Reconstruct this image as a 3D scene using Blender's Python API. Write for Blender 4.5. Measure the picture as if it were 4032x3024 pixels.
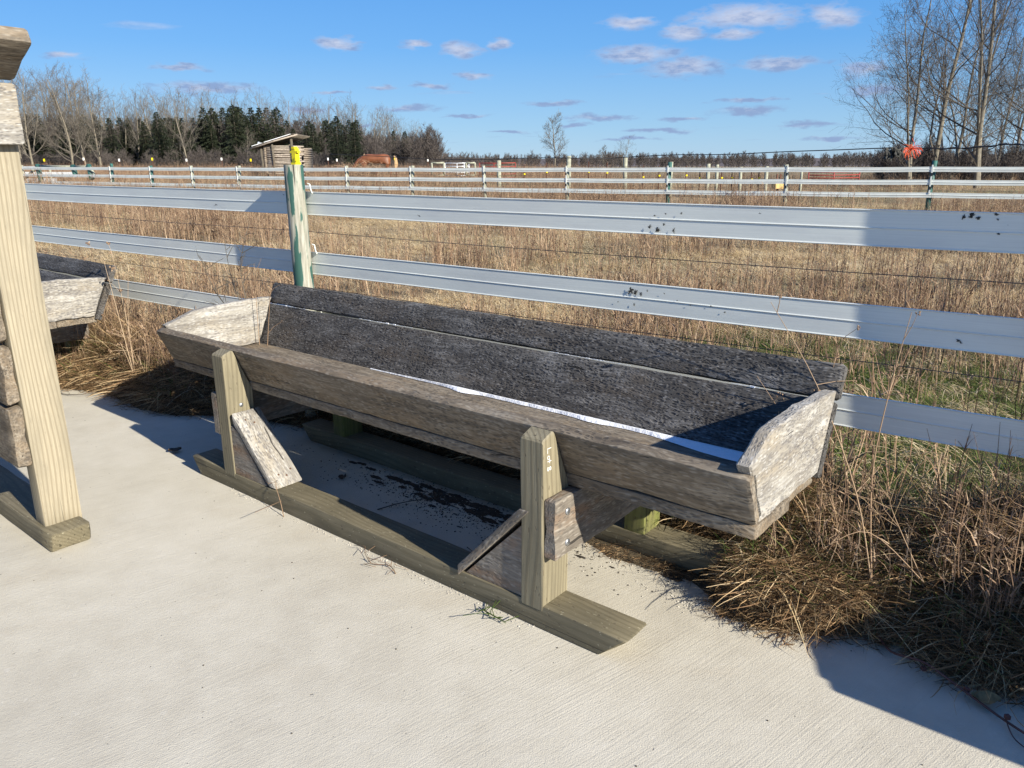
import bpy, bmesh, math, random
import numpy as np
from mathutils import Vector, Matrix, noise as mn

rnd = random.Random(7)
RAD = math.radians
scene = bpy.context.scene
for ob in list(bpy.data.objects):
    bpy.data.objects.remove(ob)

# ------------------------------------------------------------------ camera
CAM = Vector((0.0, 0.0, 1.5008)); PITCH = RAD(15.5902); ROLL = RAD(-0.541); FPX = 3021.87
_f = Vector((0, math.cos(PITCH), -math.sin(PITCH))); _r = Vector((1, 0, 0)); _u = _r.cross(_f)
CR = math.cos(ROLL)*_r + math.sin(ROLL)*_u; CU = -math.sin(ROLL)*_r + math.cos(ROLL)*_u; CF = _f
cd = bpy.data.cameras.new("camera"); cam = bpy.data.objects.new("camera", cd)
scene.collection.objects.link(cam); scene.camera = cam
cd.sensor_width = 36.0; cd.lens = FPX/4032*36; cd.clip_start = 0.05; cd.clip_end = 6000
m = Matrix.Identity(4)
for i in range(3):
    m[i][0] = CR[i]; m[i][1] = CU[i]; m[i][2] = -CF[i]; m[i][3] = CAM[i]
cam.matrix_world = m

# local frame of the main feed trough: U along it, V across it (away from the viewer)
YAW = RAD(-39.7792); TO = Vector((-1.6092, 3.6958, 0))
ET = Vector((math.cos(YAW), math.sin(YAW), 0)); NT_ = Vector((-math.sin(YAW), math.cos(YAW), 0))

# ------------------------------------------------------------------ light
SUN_EL = RAD(27.0); SUN_OFF = RAD(5.2)
to_sun = (ET*math.cos(SUN_OFF) - NT_*math.sin(SUN_OFF))*math.cos(SUN_EL) + Vector((0, 0, math.sin(SUN_EL)))
sd = bpy.data.lights.new("sun", 'SUN'); sd.energy = 5.0; sd.angle = RAD(0.53); sd.color = (1.0, 0.93, 0.79)
so = bpy.data.objects.new("sun", sd); scene.collection.objects.link(so)
so.rotation_euler = to_sun.to_track_quat('Z', 'Y').to_euler(); so.location = (0, 0, 30)
scene.view_settings.view_transform = 'Standard'; scene.view_settings.look = 'None'
scene.view_settings.gamma = 1.0; scene.view_settings.exposure = 0.88
scene.view_settings.use_curve_mapping = False
scene.cycles.max_bounces = 6; scene.cycles.diffuse_bounces = 3; scene.cycles.glossy_bounces = 2
scene.cycles.transparent_max_bounces = 4; scene.cycles.caustics_reflective = False

def px_dir(u, v):
    return CF + CR*((u-2016)/FPX) - CU*((v-1512)/FPX)

class NB:
    """small node-tree builder"""
    def __init__(s, nt): s.nt = nt; s.n = nt.nodes; s.l = nt.links
    def add(s, t, ins=None, **kw):
        nd = s.n.new(t)
        for k, v in kw.items(): setattr(nd, k, v)
        for k, v in (ins or {}).items():
            if isinstance(v, bpy.types.NodeSocket): s.l.new(v, nd.inputs[k])
            else: nd.inputs[k].default_value = v
        return nd
    def math(s, op, a, b=0.0, c=None, clamp=False):
        i = {0: a, 1: b}
        if c is not None: i[2] = c
        return s.add('ShaderNodeMath', i, operation=op, use_clamp=clamp).outputs[0]
    def ramp(s, f, stops, interp='LINEAR'):
        nd = s.add('ShaderNodeValToRGB', {0: f}); cr = nd.color_ramp; cr.interpolation = interp
        while len(cr.elements) > 1: cr.elements.remove(cr.elements[-1])
        for i, (p, c) in enumerate(stops):
            e = cr.elements[0] if i == 0 else cr.elements.new(p)
            e.position = p; e.color = (c, c, c, 1) if isinstance(c, (int, float)) else (*c, 1)
        return nd.outputs[0]
    def mix(s, f, a, b, blend='MIX'):
        nd = s.add('ShaderNodeMix', data_type='RGBA', blend_type=blend)
        for k, v in ((0, f), (6, a), (7, b)):
            if isinstance(v, bpy.types.NodeSocket): s.l.new(v, nd.inputs[k])
            elif k == 0: nd.inputs[k].default_value = v
            else: nd.inputs[k].default_value = (*v, 1) if len(v) == 3 else v
        return nd.outputs[2]
    def noise(s, vec, scale, detail=4, rough=0.55, dist=0.0):
        return s.add('ShaderNodeTexNoise', {'Vector': vec, 'Scale': scale, 'Detail': detail, 'Roughness': rough, 'Distortion': dist}).outputs[0]
    def scale(s, vec, sc, rot=(0, 0, 0)):
        return s.add('ShaderNodeMapping', {'Vector': vec, 'Scale': sc, 'Rotation': rot}).outputs[0]

# ------------------------------------------------------------------ world
world = bpy.data.worlds.new("World"); scene.world = world; world.use_nodes = True
w = NB(world.node_tree); w.n.clear()
sky = w.add('ShaderNodeTexSky', sky_type='NISHITA', sun_disc=False)
sky.sun_elevation = SUN_EL; sky.sun_rotation = math.atan2(to_sun.x, to_sun.y)
sky.altitude = 200; sky.air_density = 1.0; sky.dust_density = 0.25; sky.ozone_density = 2.5
tc = w.add('ShaderNodeTexCoord').outputs['Generated']
nrm = w.add('ShaderNodeVectorMath', {0: tc}, operation='NORMALIZE').outputs[0]
sx = w.add('ShaderNodeSeparateXYZ', {0: nrm})
az = w.math('ARCTAN2', sx.outputs[0], sx.outputs[1]); el = w.math('ARCSINE', sx.outputs[2])
P = w.add('ShaderNodeCombineXYZ', {0: az, 1: el, 2: 0.0}).outputs[0]
nz = w.add('ShaderNodeTexNoise', {'Vector': w.scale(P, (9, 26, 1)), 'Scale': 2.2, 'Detail': 5.0, 'Roughness': 0.6})
wob = w.add('ShaderNodeVectorMath', {0: nz.outputs['Color'], 1: (0.5, 0.5, 0.5)}, operation='SUBTRACT').outputs[0]
wob = w.add('ShaderNodeVectorMath', {0: wob, 1: (0.05, 0.018, 0)}, operation='MULTIPLY').outputs[0]
PW = w.add('ShaderNodeVectorMath', {0: P, 1: wob}, operation='ADD').outputs[0]
CL = [(2930, 70, 250, 45), (3290, 62, 95, 42), (2690, 125, 90, 28), (2520, 213, 200, 34), (2690, 268, 170, 40), (3080, 252, 175, 26),
      (2890, 140, 90, 22), (1335, 168, 85, 24), (1625, 177, 65, 16), (1820, 198, 75, 30), (810, 348, 205, 24), (250, 222, 75, 14),
      (710, 266, 105, 12), (1600, 425, 130, 15), (2360, 460, 150, 16), (2930, 440, 130, 20), (1850, 455, 90, 9), (1210, 430, 110, 12),
      (2480, 90, 120, 26), (3430, 350, 90, 30), (3400, 270, 80, 30), (1700, 340, 80, 14), (3180, 490, 120, 12), (2600, 515, 150, 10),
      (1950, 175, 60, 22), (2950, 395, 140, 10), (2180, 405, 140, 12), (2700, 470, 90, 9), (1310, 368, 80, 8), (1510, 345, 70, 12), (1860, 300, 90, 14), (2010, 520, 100, 8), (3260, 545, 120, 7), (2480, 550, 130, 7), (1400, 500, 90, 8), (2260, 490, 70, 8)]
cur = None
for (cx, cy, hw, hh) in CL:
    d = px_dir(cx, cy).normalized(); a0 = math.atan2(d.x, d.y); e0 = math.asin(d.z)
    da = hw/3100*1.15; de = hh/3100*1.15
    q = w.add('ShaderNodeVectorMath', {0: PW, 1: (1/da, 1/de, 1), 2: (-a0/da, -e0/de, 0)}, operation='MULTIPLY_ADD').outputs[0]
    ln = w.add('ShaderNodeVectorMath', {0: q}, operation='LENGTH').outputs['Value']
    cur = ln if cur is None else w.math('MINIMUM', cur, ln)
fn = w.noise(w.scale(P, (14, 42, 1)), 3.0, 6, 0.62)
edge = w.math('ADD', cur, w.math('MULTIPLY', w.math('SUBTRACT', fn, 0.5), 1.5))
mask1 = w.ramp(edge, [(0.2, 1.0), (1.15, 0.0)], 'EASE')
# thin field of small flat clouds, everywhere, seen in perspective
zc = w.math('MAXIMUM', sx.outputs[2], 0.02)
pl = w.add('ShaderNodeCombineXYZ', {0: w.math('DIVIDE', sx.outputs[0], zc), 1: w.math('DIVIDE', sx.outputs[1], zc), 2: 0.0}).outputs[0]
fl = w.noise(pl, 0.62, 4, 0.5)
mask2 = w.ramp(fl, [(0.64, 0.0), (0.72, 0.55)])
mask2 = w.math('MULTIPLY', mask2, w.ramp(sx.outputs[2], [(0.0, 0.5), (0.03, 0.6), (0.16, 1.0)]))
mask = w.math('MULTIPLY', w.math('MAXIMUM', mask1, mask2), 0.82)
bright = w.ramp(w.math('ADD', w.math('MULTIPLY', sx.outputs[2], 2.0), w.math('MULTIPLY', w.math('SUBTRACT', fn, 0.5), 0.9)), [(0.12, (1.75, 2.35, 3.9)), (0.50, (5.2, 5.2, 5.7))])
grad = w.ramp(sx.outputs[2], [(0.0, (2.3, 3.75, 5.3)), (0.05, (1.65, 3.35, 5.4)), (0.14, (0.72, 2.55, 5.6)), (0.28, (0.30, 1.85, 5.3)), (0.75, (0.20, 0.9, 3.0))])
base_sky = w.mix(0.82, sky.outputs[0], grad)
col = w.mix(mask, base_sky, bright)
bg = w.add('ShaderNodeBackground', {'Color': col, 'Strength': 0.085})
wo = w.add('ShaderNodeOutputWorld', {'Surface': bg.outputs[0]})

# ------------------------------------------------------------------ helpers
COL = scene.collection
def link(o, parent=None):
    COL.objects.link(o)
    if parent is not None: o.parent = parent
    return o
def tag(o, label=None, cat=None, group=None, kind=None):
    if label: o['label'] = label
    if cat: o['category'] = cat
    if group: o['group'] = group
    if kind: o['kind'] = kind
    return o
def empty(name, loc=(0, 0, 0), rz=0, label=None, cat=None, group=None):
    o = bpy.data.objects.new(name, None); o.location = loc; o.rotation_euler = (0, 0, rz)
    o.empty_display_size = 0.2
    return tag(link(o), label, cat, group)
def mesh_obj(name, V, F, mat, parent=None, smooth=False, attr=None):
    me = bpy.data.meshes.new(name); me.from_pydata([tuple(v) for v in V], [], F)
    if mat: me.materials.append(mat)
    if smooth: me.polygons.foreach_set('use_smooth', [True]*len(me.polygons))
    if attr is not None:
        a = me.attributes.new('tone', 'FLOAT', 'POINT'); a.data.foreach_set('value', attr)
    me.update()
    return link(bpy.data.objects.new(name, me), parent)
def copy_tree(o, parent=None):
    c = o.copy(); COL.objects.link(c)
    if parent is not None: c.parent = parent
    for ch in [x for x in bpy.data.objects if x.parent == o]: copy_tree(ch, c)
    return c
class Geo:
    def __init__(s): s.V = []; s.F = []; s.T = []
    def face(s, pts, t=0.5):
        b = len(s.V); s.V += [tuple(p) for p in pts]; s.F.append(tuple(range(b, b+len(pts)))); s.T += [t]*len(pts)
    def tube(s, pts, radii, n=6, t=0.5, cap=True):
        base = len(s.V); pts = [Vector(p) for p in pts]; k = len(pts)
        d0 = (pts[1]-pts[0]).normalized(); ref = Vector((0, 0, 1)) if abs(d0.z) < 0.9 else Vector((1, 0, 0))
        a = d0.cross(ref).normalized()
        for i, p in enumerate(pts):
            d = (pts[min(i+1, k-1)]-pts[max(i-1, 0)]).normalized()
            a = (a - d*a.dot(d)).normalized(); b = d.cross(a)
            r = radii[i] if hasattr(radii, '__len__') else radii
            for j in range(n):
                th = 2*math.pi*j/n; s.V.append(tuple(p + (a*math.cos(th)+b*math.sin(th))*r)); s.T.append(t)
        for i in range(k-1):
            for j in range(n):
                A = base+i*n+j; B = base+i*n+(j+1) % n; s.F.append((A, B, B+n, A+n))
        if cap:
            s.F.append(tuple(base+j for j in range(n))[::-1]); s.F.append(tuple(base+(k-1)*n+j for j in range(n)))
    def box(s, c, h, rot=None, t=0.5):
        b = len(s.V)
        for sx_ in (-1, 1):
            for sy_ in (-1, 1):
                for sz_ in (-1, 1):
                    p = Vector((sx_*h[0], sy_*h[1], sz_*h[2]))
                    if rot: p = rot @ p
                    s.V.append(tuple(p+Vector(c))); s.T.append(t)
        for f in ((0, 1, 3, 2), (4, 6, 7, 5), (0, 4, 5, 1), (2, 3, 7, 6), (0, 2, 6, 4), (1, 5, 7, 3)): s.F.append(tuple(b+i for i in f))
    def build(s, name, mat, parent=None, smooth=False): return mesh_obj(name, s.V, s.F, mat, parent, smooth, s.T)

def board(name, mat, parent, sections, x0, x1, bev=0.006, seg=14, rough=0.002, end_cut=(0, 0), skew=(0, 0), seed=0, edge_wear=0.0):
    """A timber. 'sections' is its cross-section polygon in (y, z); it runs along local X from x0 to x1.
    The object's own X is the grain.  end_cut slants the ends (shift of the low z side)."""
    pts = [Vector((p[0], p[1])) for p in sections]; n = len(pts)
    poly = []
    for i in range(n):
        p = pts[i]; a = (pts[i-1]-p); b = (pts[(i+1) % n]-p)
        ba = min(bev, a.length*.4); bb = min(bev, b.length*.4)
        A = p+a.normalized()*ba; B = p+b.normalized()*bb; M = (A+B)*.25+p*.5
        # extra points along the next edge so that surfaces can be uneven
        poly += [A, M, B]
        nxt = pts[(i+1) % n]; L = (nxt-p).length
        m_ = max(0, min(3, int(L/0.06)))
        for j in range(1, m_+1):
            t = j/(m_+1); poly.append(B.lerp(nxt+(p-nxt).normalized()*bb, t))
    zs = [p.y for p in pts]; z0, z1 = min(zs), max(zs); ys = [p.x for p in pts]; y0, y1 = min(ys), max(ys)
    N = len(poly); V = []; F = []
    cxs = sum(p.x for p in poly)/N; czs = sum(p.y for p in poly)/N
    ts = [0, bev/(x1-x0)] + [i/seg for i in range(1, seg)] + [1-bev/(x1-x0), 1]
    K = len(ts)
    for k, t in enumerate(ts):
        inset = bev*.7 if k in (0, K-1) else 0
        for p in poly:
            x = x0+(x1-x0)*t; y, z = p.x, p.y
            fz = (z-z0)/max(z1-z0, 1e-6); fy = (y-y0)/max(y1-y0, 1e-6)
            x += (1-t)*(end_cut[0]*(1-fz)+skew[0]*fy) - t*(end_cut[1]*(1-fz)+skew[1]*fy)
            d = Vector((y-cxs, z-czs)); L = d.length or 1
            q = Vector((x*3.1+seed*7.7, y*9+seed, z*9-seed))
            nv = mn.noise(q)*rough + mn.noise(q*5)*rough*.6
            if edge_wear: nv -= max(0, mn.noise(Vector((x*7+seed*3, fy*2, fz*3))))*edge_wear
            f = (L-inset+nv)/L
            V.append((x, cxs+d.x*f, czs+d.y*f))
    for k in range(K-1):
        for j in range(N):
            a = k*N+j; b = k*N+(j+1) % N; F.append((a, b, b+N, a+N))
    F.append(tuple(range(N))[::-1]); F.append(tuple((K-1)*N+j for j in range(N)))
    o = mesh_obj(name, V, F, mat, parent)
    bm = bmesh.new(); bm.from_mesh(o.data); bmesh.ops.recalc_face_normals(bm, faces=bm.faces); bm.to_mesh(o.data); bm.free()
    for pl_ in o.data.polygons: pl_.use_smooth = len(pl_.vertices) == 4
    try: o.data.set_sharp_from_angle(angle=RAD(38))
    except Exception: pass
    return o
def rect(y0, z0, y1, z1): return [(y0, z0), (y1, z0), (y1, z1), (y0, z1)]
def place(o, loc, X, Z):
    """orient an object so that its X is the grain and its Z is given"""
    X = Vector(X).normalized(); Z = Vector(Z); Z = (Z-X*Z.dot(X)).normalized(); Y = Z.cross(X)
    M = Matrix.Identity(4)
    for i in range(3): M[i][0] = X[i]; M[i][1] = Y[i]; M[i][2] = Z[i]; M[i][3] = loc[i]
    o.matrix_local = M
    return o

# ------------------------------------------------------------------ materials
def newmat(name):
    mt = bpy.data.materials.new(name); mt.use_nodes = True; b = NB(mt.node_tree); b.n.clear()
    out = b.add('ShaderNodeOutputMaterial'); pr = b.add('ShaderNodeBsdfPrincipled'); b.l.new(pr.outputs[0], out.inputs[0])
    return mt, b, pr
def setin(b, pr, k, v):
    if isinstance(v, bpy.types.NodeSocket): b.l.new(v, pr.inputs[k])
    else: pr.inputs[k].default_value = (*v, 1) if isinstance(v, tuple) and len(v) == 3 else v
def objco(b):
    t = b.add('ShaderNodeTexCoord').outputs['Object']; oi = b.add('ShaderNodeObjectInfo').outputs['Random']
    off = b.add('ShaderNodeCombineXYZ', {0: b.math('MULTIPLY', oi, 37.0), 1: b.math('MULTIPLY', oi, 11.0), 2: b.math('MULTIPLY', oi, 5.0)}).outputs[0]
    return b.add('ShaderNodeVectorMath', {0: t, 1: off}, operation='ADD').outputs[0]

def weathered(name, dark, mid, light, gouge, gouge_amt=0.5, gs=1.0, warm=None, bump=0.6, bd=0.004):
    """old rough wood: fibres along X, chewed and gouged dimples, blotches"""
    mt, b, pr = newmat(name); co = objco(b)
    warp = b.add('ShaderNodeTexNoise', {'Vector': b.scale(co, (3.5, 5, 5)), 'Scale': 1.6, 'Detail': 2.0}).outputs['Color']
    cw = b.add('ShaderNodeVectorMath', {0: warp, 1: (0.02, 0.05, 0.05), 2: co}, operation='MULTIPLY_ADD').outputs[0]
    fib = b.noise(b.scale(cw, (7, 160, 160)), 1.0, 5, 0.65)
    cs = b.add('ShaderNodeVectorMath', {0: warp, 1: (0.02, 0.045, 0.045), 2: co}, operation='MULTIPLY_ADD').outputs[0]
    blot = b.noise(b.scale(co, (1.6, 4, 4)), 2.0, 5, 0.6)
    def dimp(sx_, sy_, thr, seed):
        v3 = b.add('ShaderNodeVectorMath', {0: b.scale(cs, (sx_*gs, sy_*gs, sy_*gs)), 1: (seed, seed*2, 0)}, operation='ADD').outputs[0]
        vo = b.add('ShaderNodeTexVoronoi', {'Vector': v3, 'Scale': 1.0, 'Randomness': 1.0}, feature='F1')
        on = b.ramp(b.add('ShaderNodeSeparateColor', {0: vo.outputs['Color']}).outputs[0], [(thr-0.02, 0.0), (thr+0.02, 1.0)])
        return b.math('MULTIPLY', b.ramp(vo.outputs['Distance'], [(0.22, 1.0), (0.52, 0.0)]), on)
    region = b.ramp(b.noise(b.scale(co, (2.5, 5, 5)), 1.4, 3, 0.6), [(0.36, 0.35), (0.6, 1.0)])
    gm = dimp(32, 105, 0.42, 0.0); gm2 = dimp(60, 190, 0.40, 5.0); lt = dimp(42, 150, 0.62, 11.0)
    gg = b.math('MULTIPLY', b.math('MAXIMUM', gm, gm2), region)
    v = b.math('ADD', b.math('MULTIPLY', fib, 0.55), b.math('MULTIPLY', blot, 0.55))
    c = b.ramp(v, [(0.36, dark), (0.55, mid), (0.74, light)])
    st_ = b.ramp(b.noise(b.scale(cs, (1.3, 34, 34)), 1.0, 3, 0.6), [(0.42, 0.55), (0.56, 0.0)])
    c = b.mix(st_, c, dark)
    kn = b.add('ShaderNodeTexVoronoi', {'Vector': b.scale(cw, (1.7, 5.5, 5.5)), 'Scale': 1.0, 'Randomness': 1.0}, feature='F1')
    km = b.ramp(kn.outputs['Distance'], [(0.05, 0.75), (0.15, 0.0)])
    c = b.mix(km, c, dark)
    if warm:
        wm = b.ramp(b.noise(b.scale(co, (2.2, 7, 7)), 1.7, 4, 0.6), [(0.5, 0.0), (0.7, 0.7)])
        c = b.mix(wm, c, warm)
    c = b.mix(b.math('MULTIPLY', lt, 0.55), c, light)
    c = b.mix(b.math('MULTIPLY', gg, gouge_amt), c, gouge)
    hgt = b.math('SUBTRACT', b.math('MULTIPLY', fib, 0.6), b.math('MULTIPLY', gg, 0.7))
    crack = b.ramp(b.noise(b.scale(cs, (1.2, 60, 60)), 1.0, 1, 0.4), [(0.235, 1.0), (0.255, 0.0)])
    c = b.mix(crack, c, (dark[0]*.3, dark[1]*.3, dark[2]*.3))
    hgt = b.math('SUBTRACT', hgt, crack)
    bp = b.add('ShaderNodeBump', {'Strength': bump, 'Distance': bd, 'Height': hgt})
    setin(b, pr, 'Base Color', c); setin(b, pr, 'Roughness', 0.82); setin(b, pr, 'Normal', bp.outputs[0])
    return mt
def treated(name, base, ring, shade, moss=None, moss_amt=0.0, flecks=0.0, freq=260.0, amt=0.8, dents=0.6):
    """pressure treated softwood with cathedral growth rings"""
    mt, b, pr = newmat(name); co = objco(b)
    n1 = b.add('ShaderNodeTexNoise', {'Vector': b.scale(co, (0.9, 3.5, 3.5)), 'Scale': 1.3, 'Detail': 0.6}).outputs[0]
    sp = b.add('ShaderNodeSeparateXYZ', {0: co})
    r = b.math('ADD', b.math('MULTIPLY', n1, 44.0), b.math('MULTIPLY', b.math('ADD', sp.outputs[1], b.math('MULTIPLY', sp.outputs[2], 0.8)), freq))
    s_ = b.math('SINE', r); rings = b.ramp(b.math('MULTIPLY_ADD', s_, 0.5, 0.5), [(0.45, 0.0), (0.95, 1.0)])
    fib = b.noise(b.scale(co, (9, 260, 260)), 1.0, 4, 0.6)
    blot = b.noise(b.scale(co, (2, 6, 6)), 1.6, 5, 0.6)
    c = b.mix(b.math('MULTIPLY', rings, amt), base, ring)
    c = b.mix(b.ramp(fib, [(0.35, 0.45), (0.6, 0.0)]), c, shade)
    c = b.mix(b.ramp(blot, [(0.42, 0.0), (0.68, 0.65)]), c, shade)
    if moss: c = b.mix(b.ramp(b.noise(co, 9, 5, 0.6), [(0.45, 0.0), (0.62, moss_amt)]), c, moss)
    if flecks:
        fk = b.ramp(b.noise(b.scale(co, (45, 110, 110)), 1.0, 1, 0.5), [(0.69, 0.0), (0.72, flecks)])
        c = b.mix(fk, c, (0.5, 0.46, 0.33))
    crack = b.ramp(b.noise(b.scale(co, (0.8, 75, 75)), 1.0, 1, 0.3), [(0.255, 1.0), (0.275, 0.0)])
    c = b.mix(b.math('MULTIPLY', crack, 0.8), c, (0.04, 0.035, 0.02))
    dent = b.ramp(b.noise(b.scale(co, (30, 90, 90)), 1.0, 1, 0.5), [(0.26, 1.0), (0.31, 0.0)])
    c = b.mix(b.math('MULTIPLY', dent, dents), c, (0.06, 0.045, 0.03))
    h = b.math('SUBTRACT', b.math('SUBTRACT', b.math('ADD', b.math('MULTIPLY', rings, 0.25), b.math('MULTIPLY', fib, 0.5)), crack), b.math('MULTIPLY', dent, dents*1.6))
    bp = b.add('ShaderNodeBump', {'Strength': 0.5, 'Distance': 0.002, 'Height': h})
    setin(b, pr, 'Base Color', c); setin(b, pr, 'Roughness', 0.72); setin(b, pr, 'Normal', bp.outputs[0])
    return mt
def plain(name, c, rough=0.6, metal=0.0, var=0.25, sc=20.0, bump=0.0):
    mt, b, pr = newmat(name); co = objco(b); n = b.noise(co, sc, 4, 0.6)
    d = tuple(x*(1-var) for x in c); l = tuple(min(1, x*(1+var)) for x in c)
    setin(b, pr, 'Base Color', b.ramp(n, [(0.3, d), (0.7, l)])); setin(b, pr, 'Roughness', rough); setin(b, pr, 'Metallic', metal)
    if bump:
        bp = b.add('ShaderNodeBump', {'Strength': bump, 'Distance': 0.01, 'Height': n}); setin(b, pr, 'Normal', bp.outputs[0])
    return mt
def leafmat(name, stops, rough=0.75, trans=0.15):
    mt, b, pr = newmat(name); at = b.add('ShaderNodeAttribute', attribute_name='tone').outputs['Fac']
    oi = b.add('ShaderNodeObjectInfo').outputs['Random']
    f = b.math('ADD', b.math('MULTIPLY', at, 0.7), b.math('MULTIPLY', oi, 0.3))
    c = b.ramp(f, stops); setin(b, pr, 'Base Color', c); setin(b, pr, 'Roughness', rough); setin(b, pr, 'Specular IOR Level', 0.3)
    out = [n for n in b.n if n.type == 'OUTPUT_MATERIAL'][0]
    tr = b.add('ShaderNodeBsdfTranslucent', {'Color': c}); mx = b.add('ShaderNodeMixShader', {0: trans, 1: pr.outputs[0], 2: tr.outputs[0]})
    b.l.new(mx.outputs[0], out.inputs[0])
    return mt

M = {}
M['dark'] = weathered('chewed_dark_wood', (0.032, 0.029, 0.027), (0.092, 0.086, 0.080), (0.27, 0.262, 0.255), (0.012, 0.012, 0.015), 0.85, 1.0, warm=(0.10, 0.08, 0.06), bump=0.9, bd=0.005)
M['pale'] = weathered('pale_weathered_wood', (0.15, 0.135, 0.12), (0.31, 0.29, 0.255), (0.50, 0.49, 0.47), (0.10, 0.095, 0.10), 0.75, 0.9, warm=(0.30, 0.255, 0.19), bump=0.7, bd=0.004)
M['brown'] = weathered('brown_weathered_wood', (0.08, 0.062, 0.044), (0.20, 0.163, 0.12), (0.31, 0.275, 0.225), (0.032, 0.028, 0.025), 0.6, 0.7, warm=(0.21, 0.15, 0.09), bump=0.6)
M['greybrown'] = weathered('grey_brown_wood', (0.10, 0.085, 0.07), (0.21, 0.185, 0.155), (0.34, 0.31, 0.27), (0.06, 0.05, 0.045), 0.45, 0.7, warm=(0.26, 0.15, 0.08), bump=0.6)
M['treated'] = treated('treated_post_wood', (0.27, 0.235, 0.155), (0.16, 0.135, 0.085), (0.13, 0.115, 0.077), freq=330.0)
M['treated_pale'] = treated('treated_pale_wood', (0.345, 0.30, 0.215), (0.215, 0.175, 0.112), (0.20, 0.175, 0.125), freq=400.0, amt=0.75, dents=0.12)
M['skid'] = treated('treated_skid_wood', (0.19, 0.163, 0.105), (0.135, 0.115, 0.07), (0.095, 0.083, 0.052), flecks=0.35)
M['mossy'] = treated('mossy_post_wood', (0.17, 0.165, 0.06), (0.10, 0.10, 0.035), (0.085, 0.085, 0.03), moss=(0.13, 0.145, 0.03), moss_amt=0.8)
M['zinc'] = plain('zinc_bolt', (0.45, 0.47, 0.5), 0.35, 0.9)
M['rust'] = plain('rusty_nail', (0.11, 0.055, 0.03), 0.8)
M['white_paint'] = plain('white_marker', (0.85, 0.85, 0.82), 0.6, var=0.03)
M['snow'] = plain('snow', (0.86, 0.88, 0.92), 0.6, var=0.04, sc=60, bump=0.5)
M['yellow'] = plain('yellow_plastic', (0.85, 0.68, 0.01), 0.4, var=0.05)
M['wire'] = plain('fence_wire', (0.10, 0.085, 0.075), 0.5, 0.4)
M['black'] = plain('black_cable', (0.02, 0.02, 0.022), 0.5)
M['bark'] = plain('grey_bark', (0.19, 0.165, 0.125), 0.9, var=0.35, sc=6, bump=0.4)
M['bark_dark'] = plain('dark_bark', (0.10, 0.085, 0.065), 0.9, var=0.4, sc=5, bump=0.4)
M['needle'] = leafmat('spruce_needles', [(0.0, (0.008, 0.012, 0.006)), (0.5, (0.020, 0.028, 0.013)), (1.0, (0.05, 0.055, 0.026))], 0.8, 0.05)
M['twig'] = leafmat('bare_twigs', [(0.0, (0.07, 0.06, 0.05)), (0.5, (0.135, 0.118, 0.098)), (1.0, (0.22, 0.20, 0.17))], 0.9, 0.0)
M['twig_big'] = leafmat('dark_bare_twigs', [(0.0, (0.05, 0.044, 0.038)), (0.5, (0.11, 0.095, 0.08)), (1.0, (0.20, 0.18, 0.15))], 0.9, 0.0)
M['bark_mid'] = plain('mossy_grey_bark', (0.16, 0.142, 0.11), 0.9, var=0.45, sc=4, bump=0.4)
M['far_twig'] = leafmat('distant_twigs', [(0.0, (0.05, 0.042, 0.045)), (0.5, (0.082, 0.07, 0.064)), (1.0, (0.13, 0.112, 0.10))], 0.9, 0.0)
M['straw'] = leafmat('dry_straw', [(0.0, (0.11, 0.07, 0.04)), (0.15, (0.30, 0.20, 0.10)), (0.35, (0.50, 0.37, 0.20)), (0.65, (0.68, 0.54, 0.32)), (1.0, (0.80, 0.69, 0.49))], trans=0.3)
M['weed'] = leafmat('brown_weed', [(0.0, (0.08, 0.048, 0.034)), (0.35, (0.22, 0.14, 0.09)), (0.7, (0.40, 0.28, 0.18)), (1.0, (0.60, 0.47, 0.33))])
M['green'] = leafmat('green_grass', [(0.0, (0.03, 0.05, 0.014)), (0.5, (0.09, 0.14, 0.03)), (0.85, (0.20, 0.24, 0.06)), (1.0, (0.38, 0.34, 0.14))], trans=0.3)
M['hay'] = leafmat('matted_dead_grass', [(0.0, (0.028, 0.024, 0.012)), (0.25, (0.09, 0.06, 0.03)), (0.5, (0.24, 0.14, 0.072)), (0.75, (0.44, 0.30, 0.16)), (1.0, (0.72, 0.58, 0.38))], trans=0.25)

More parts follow.
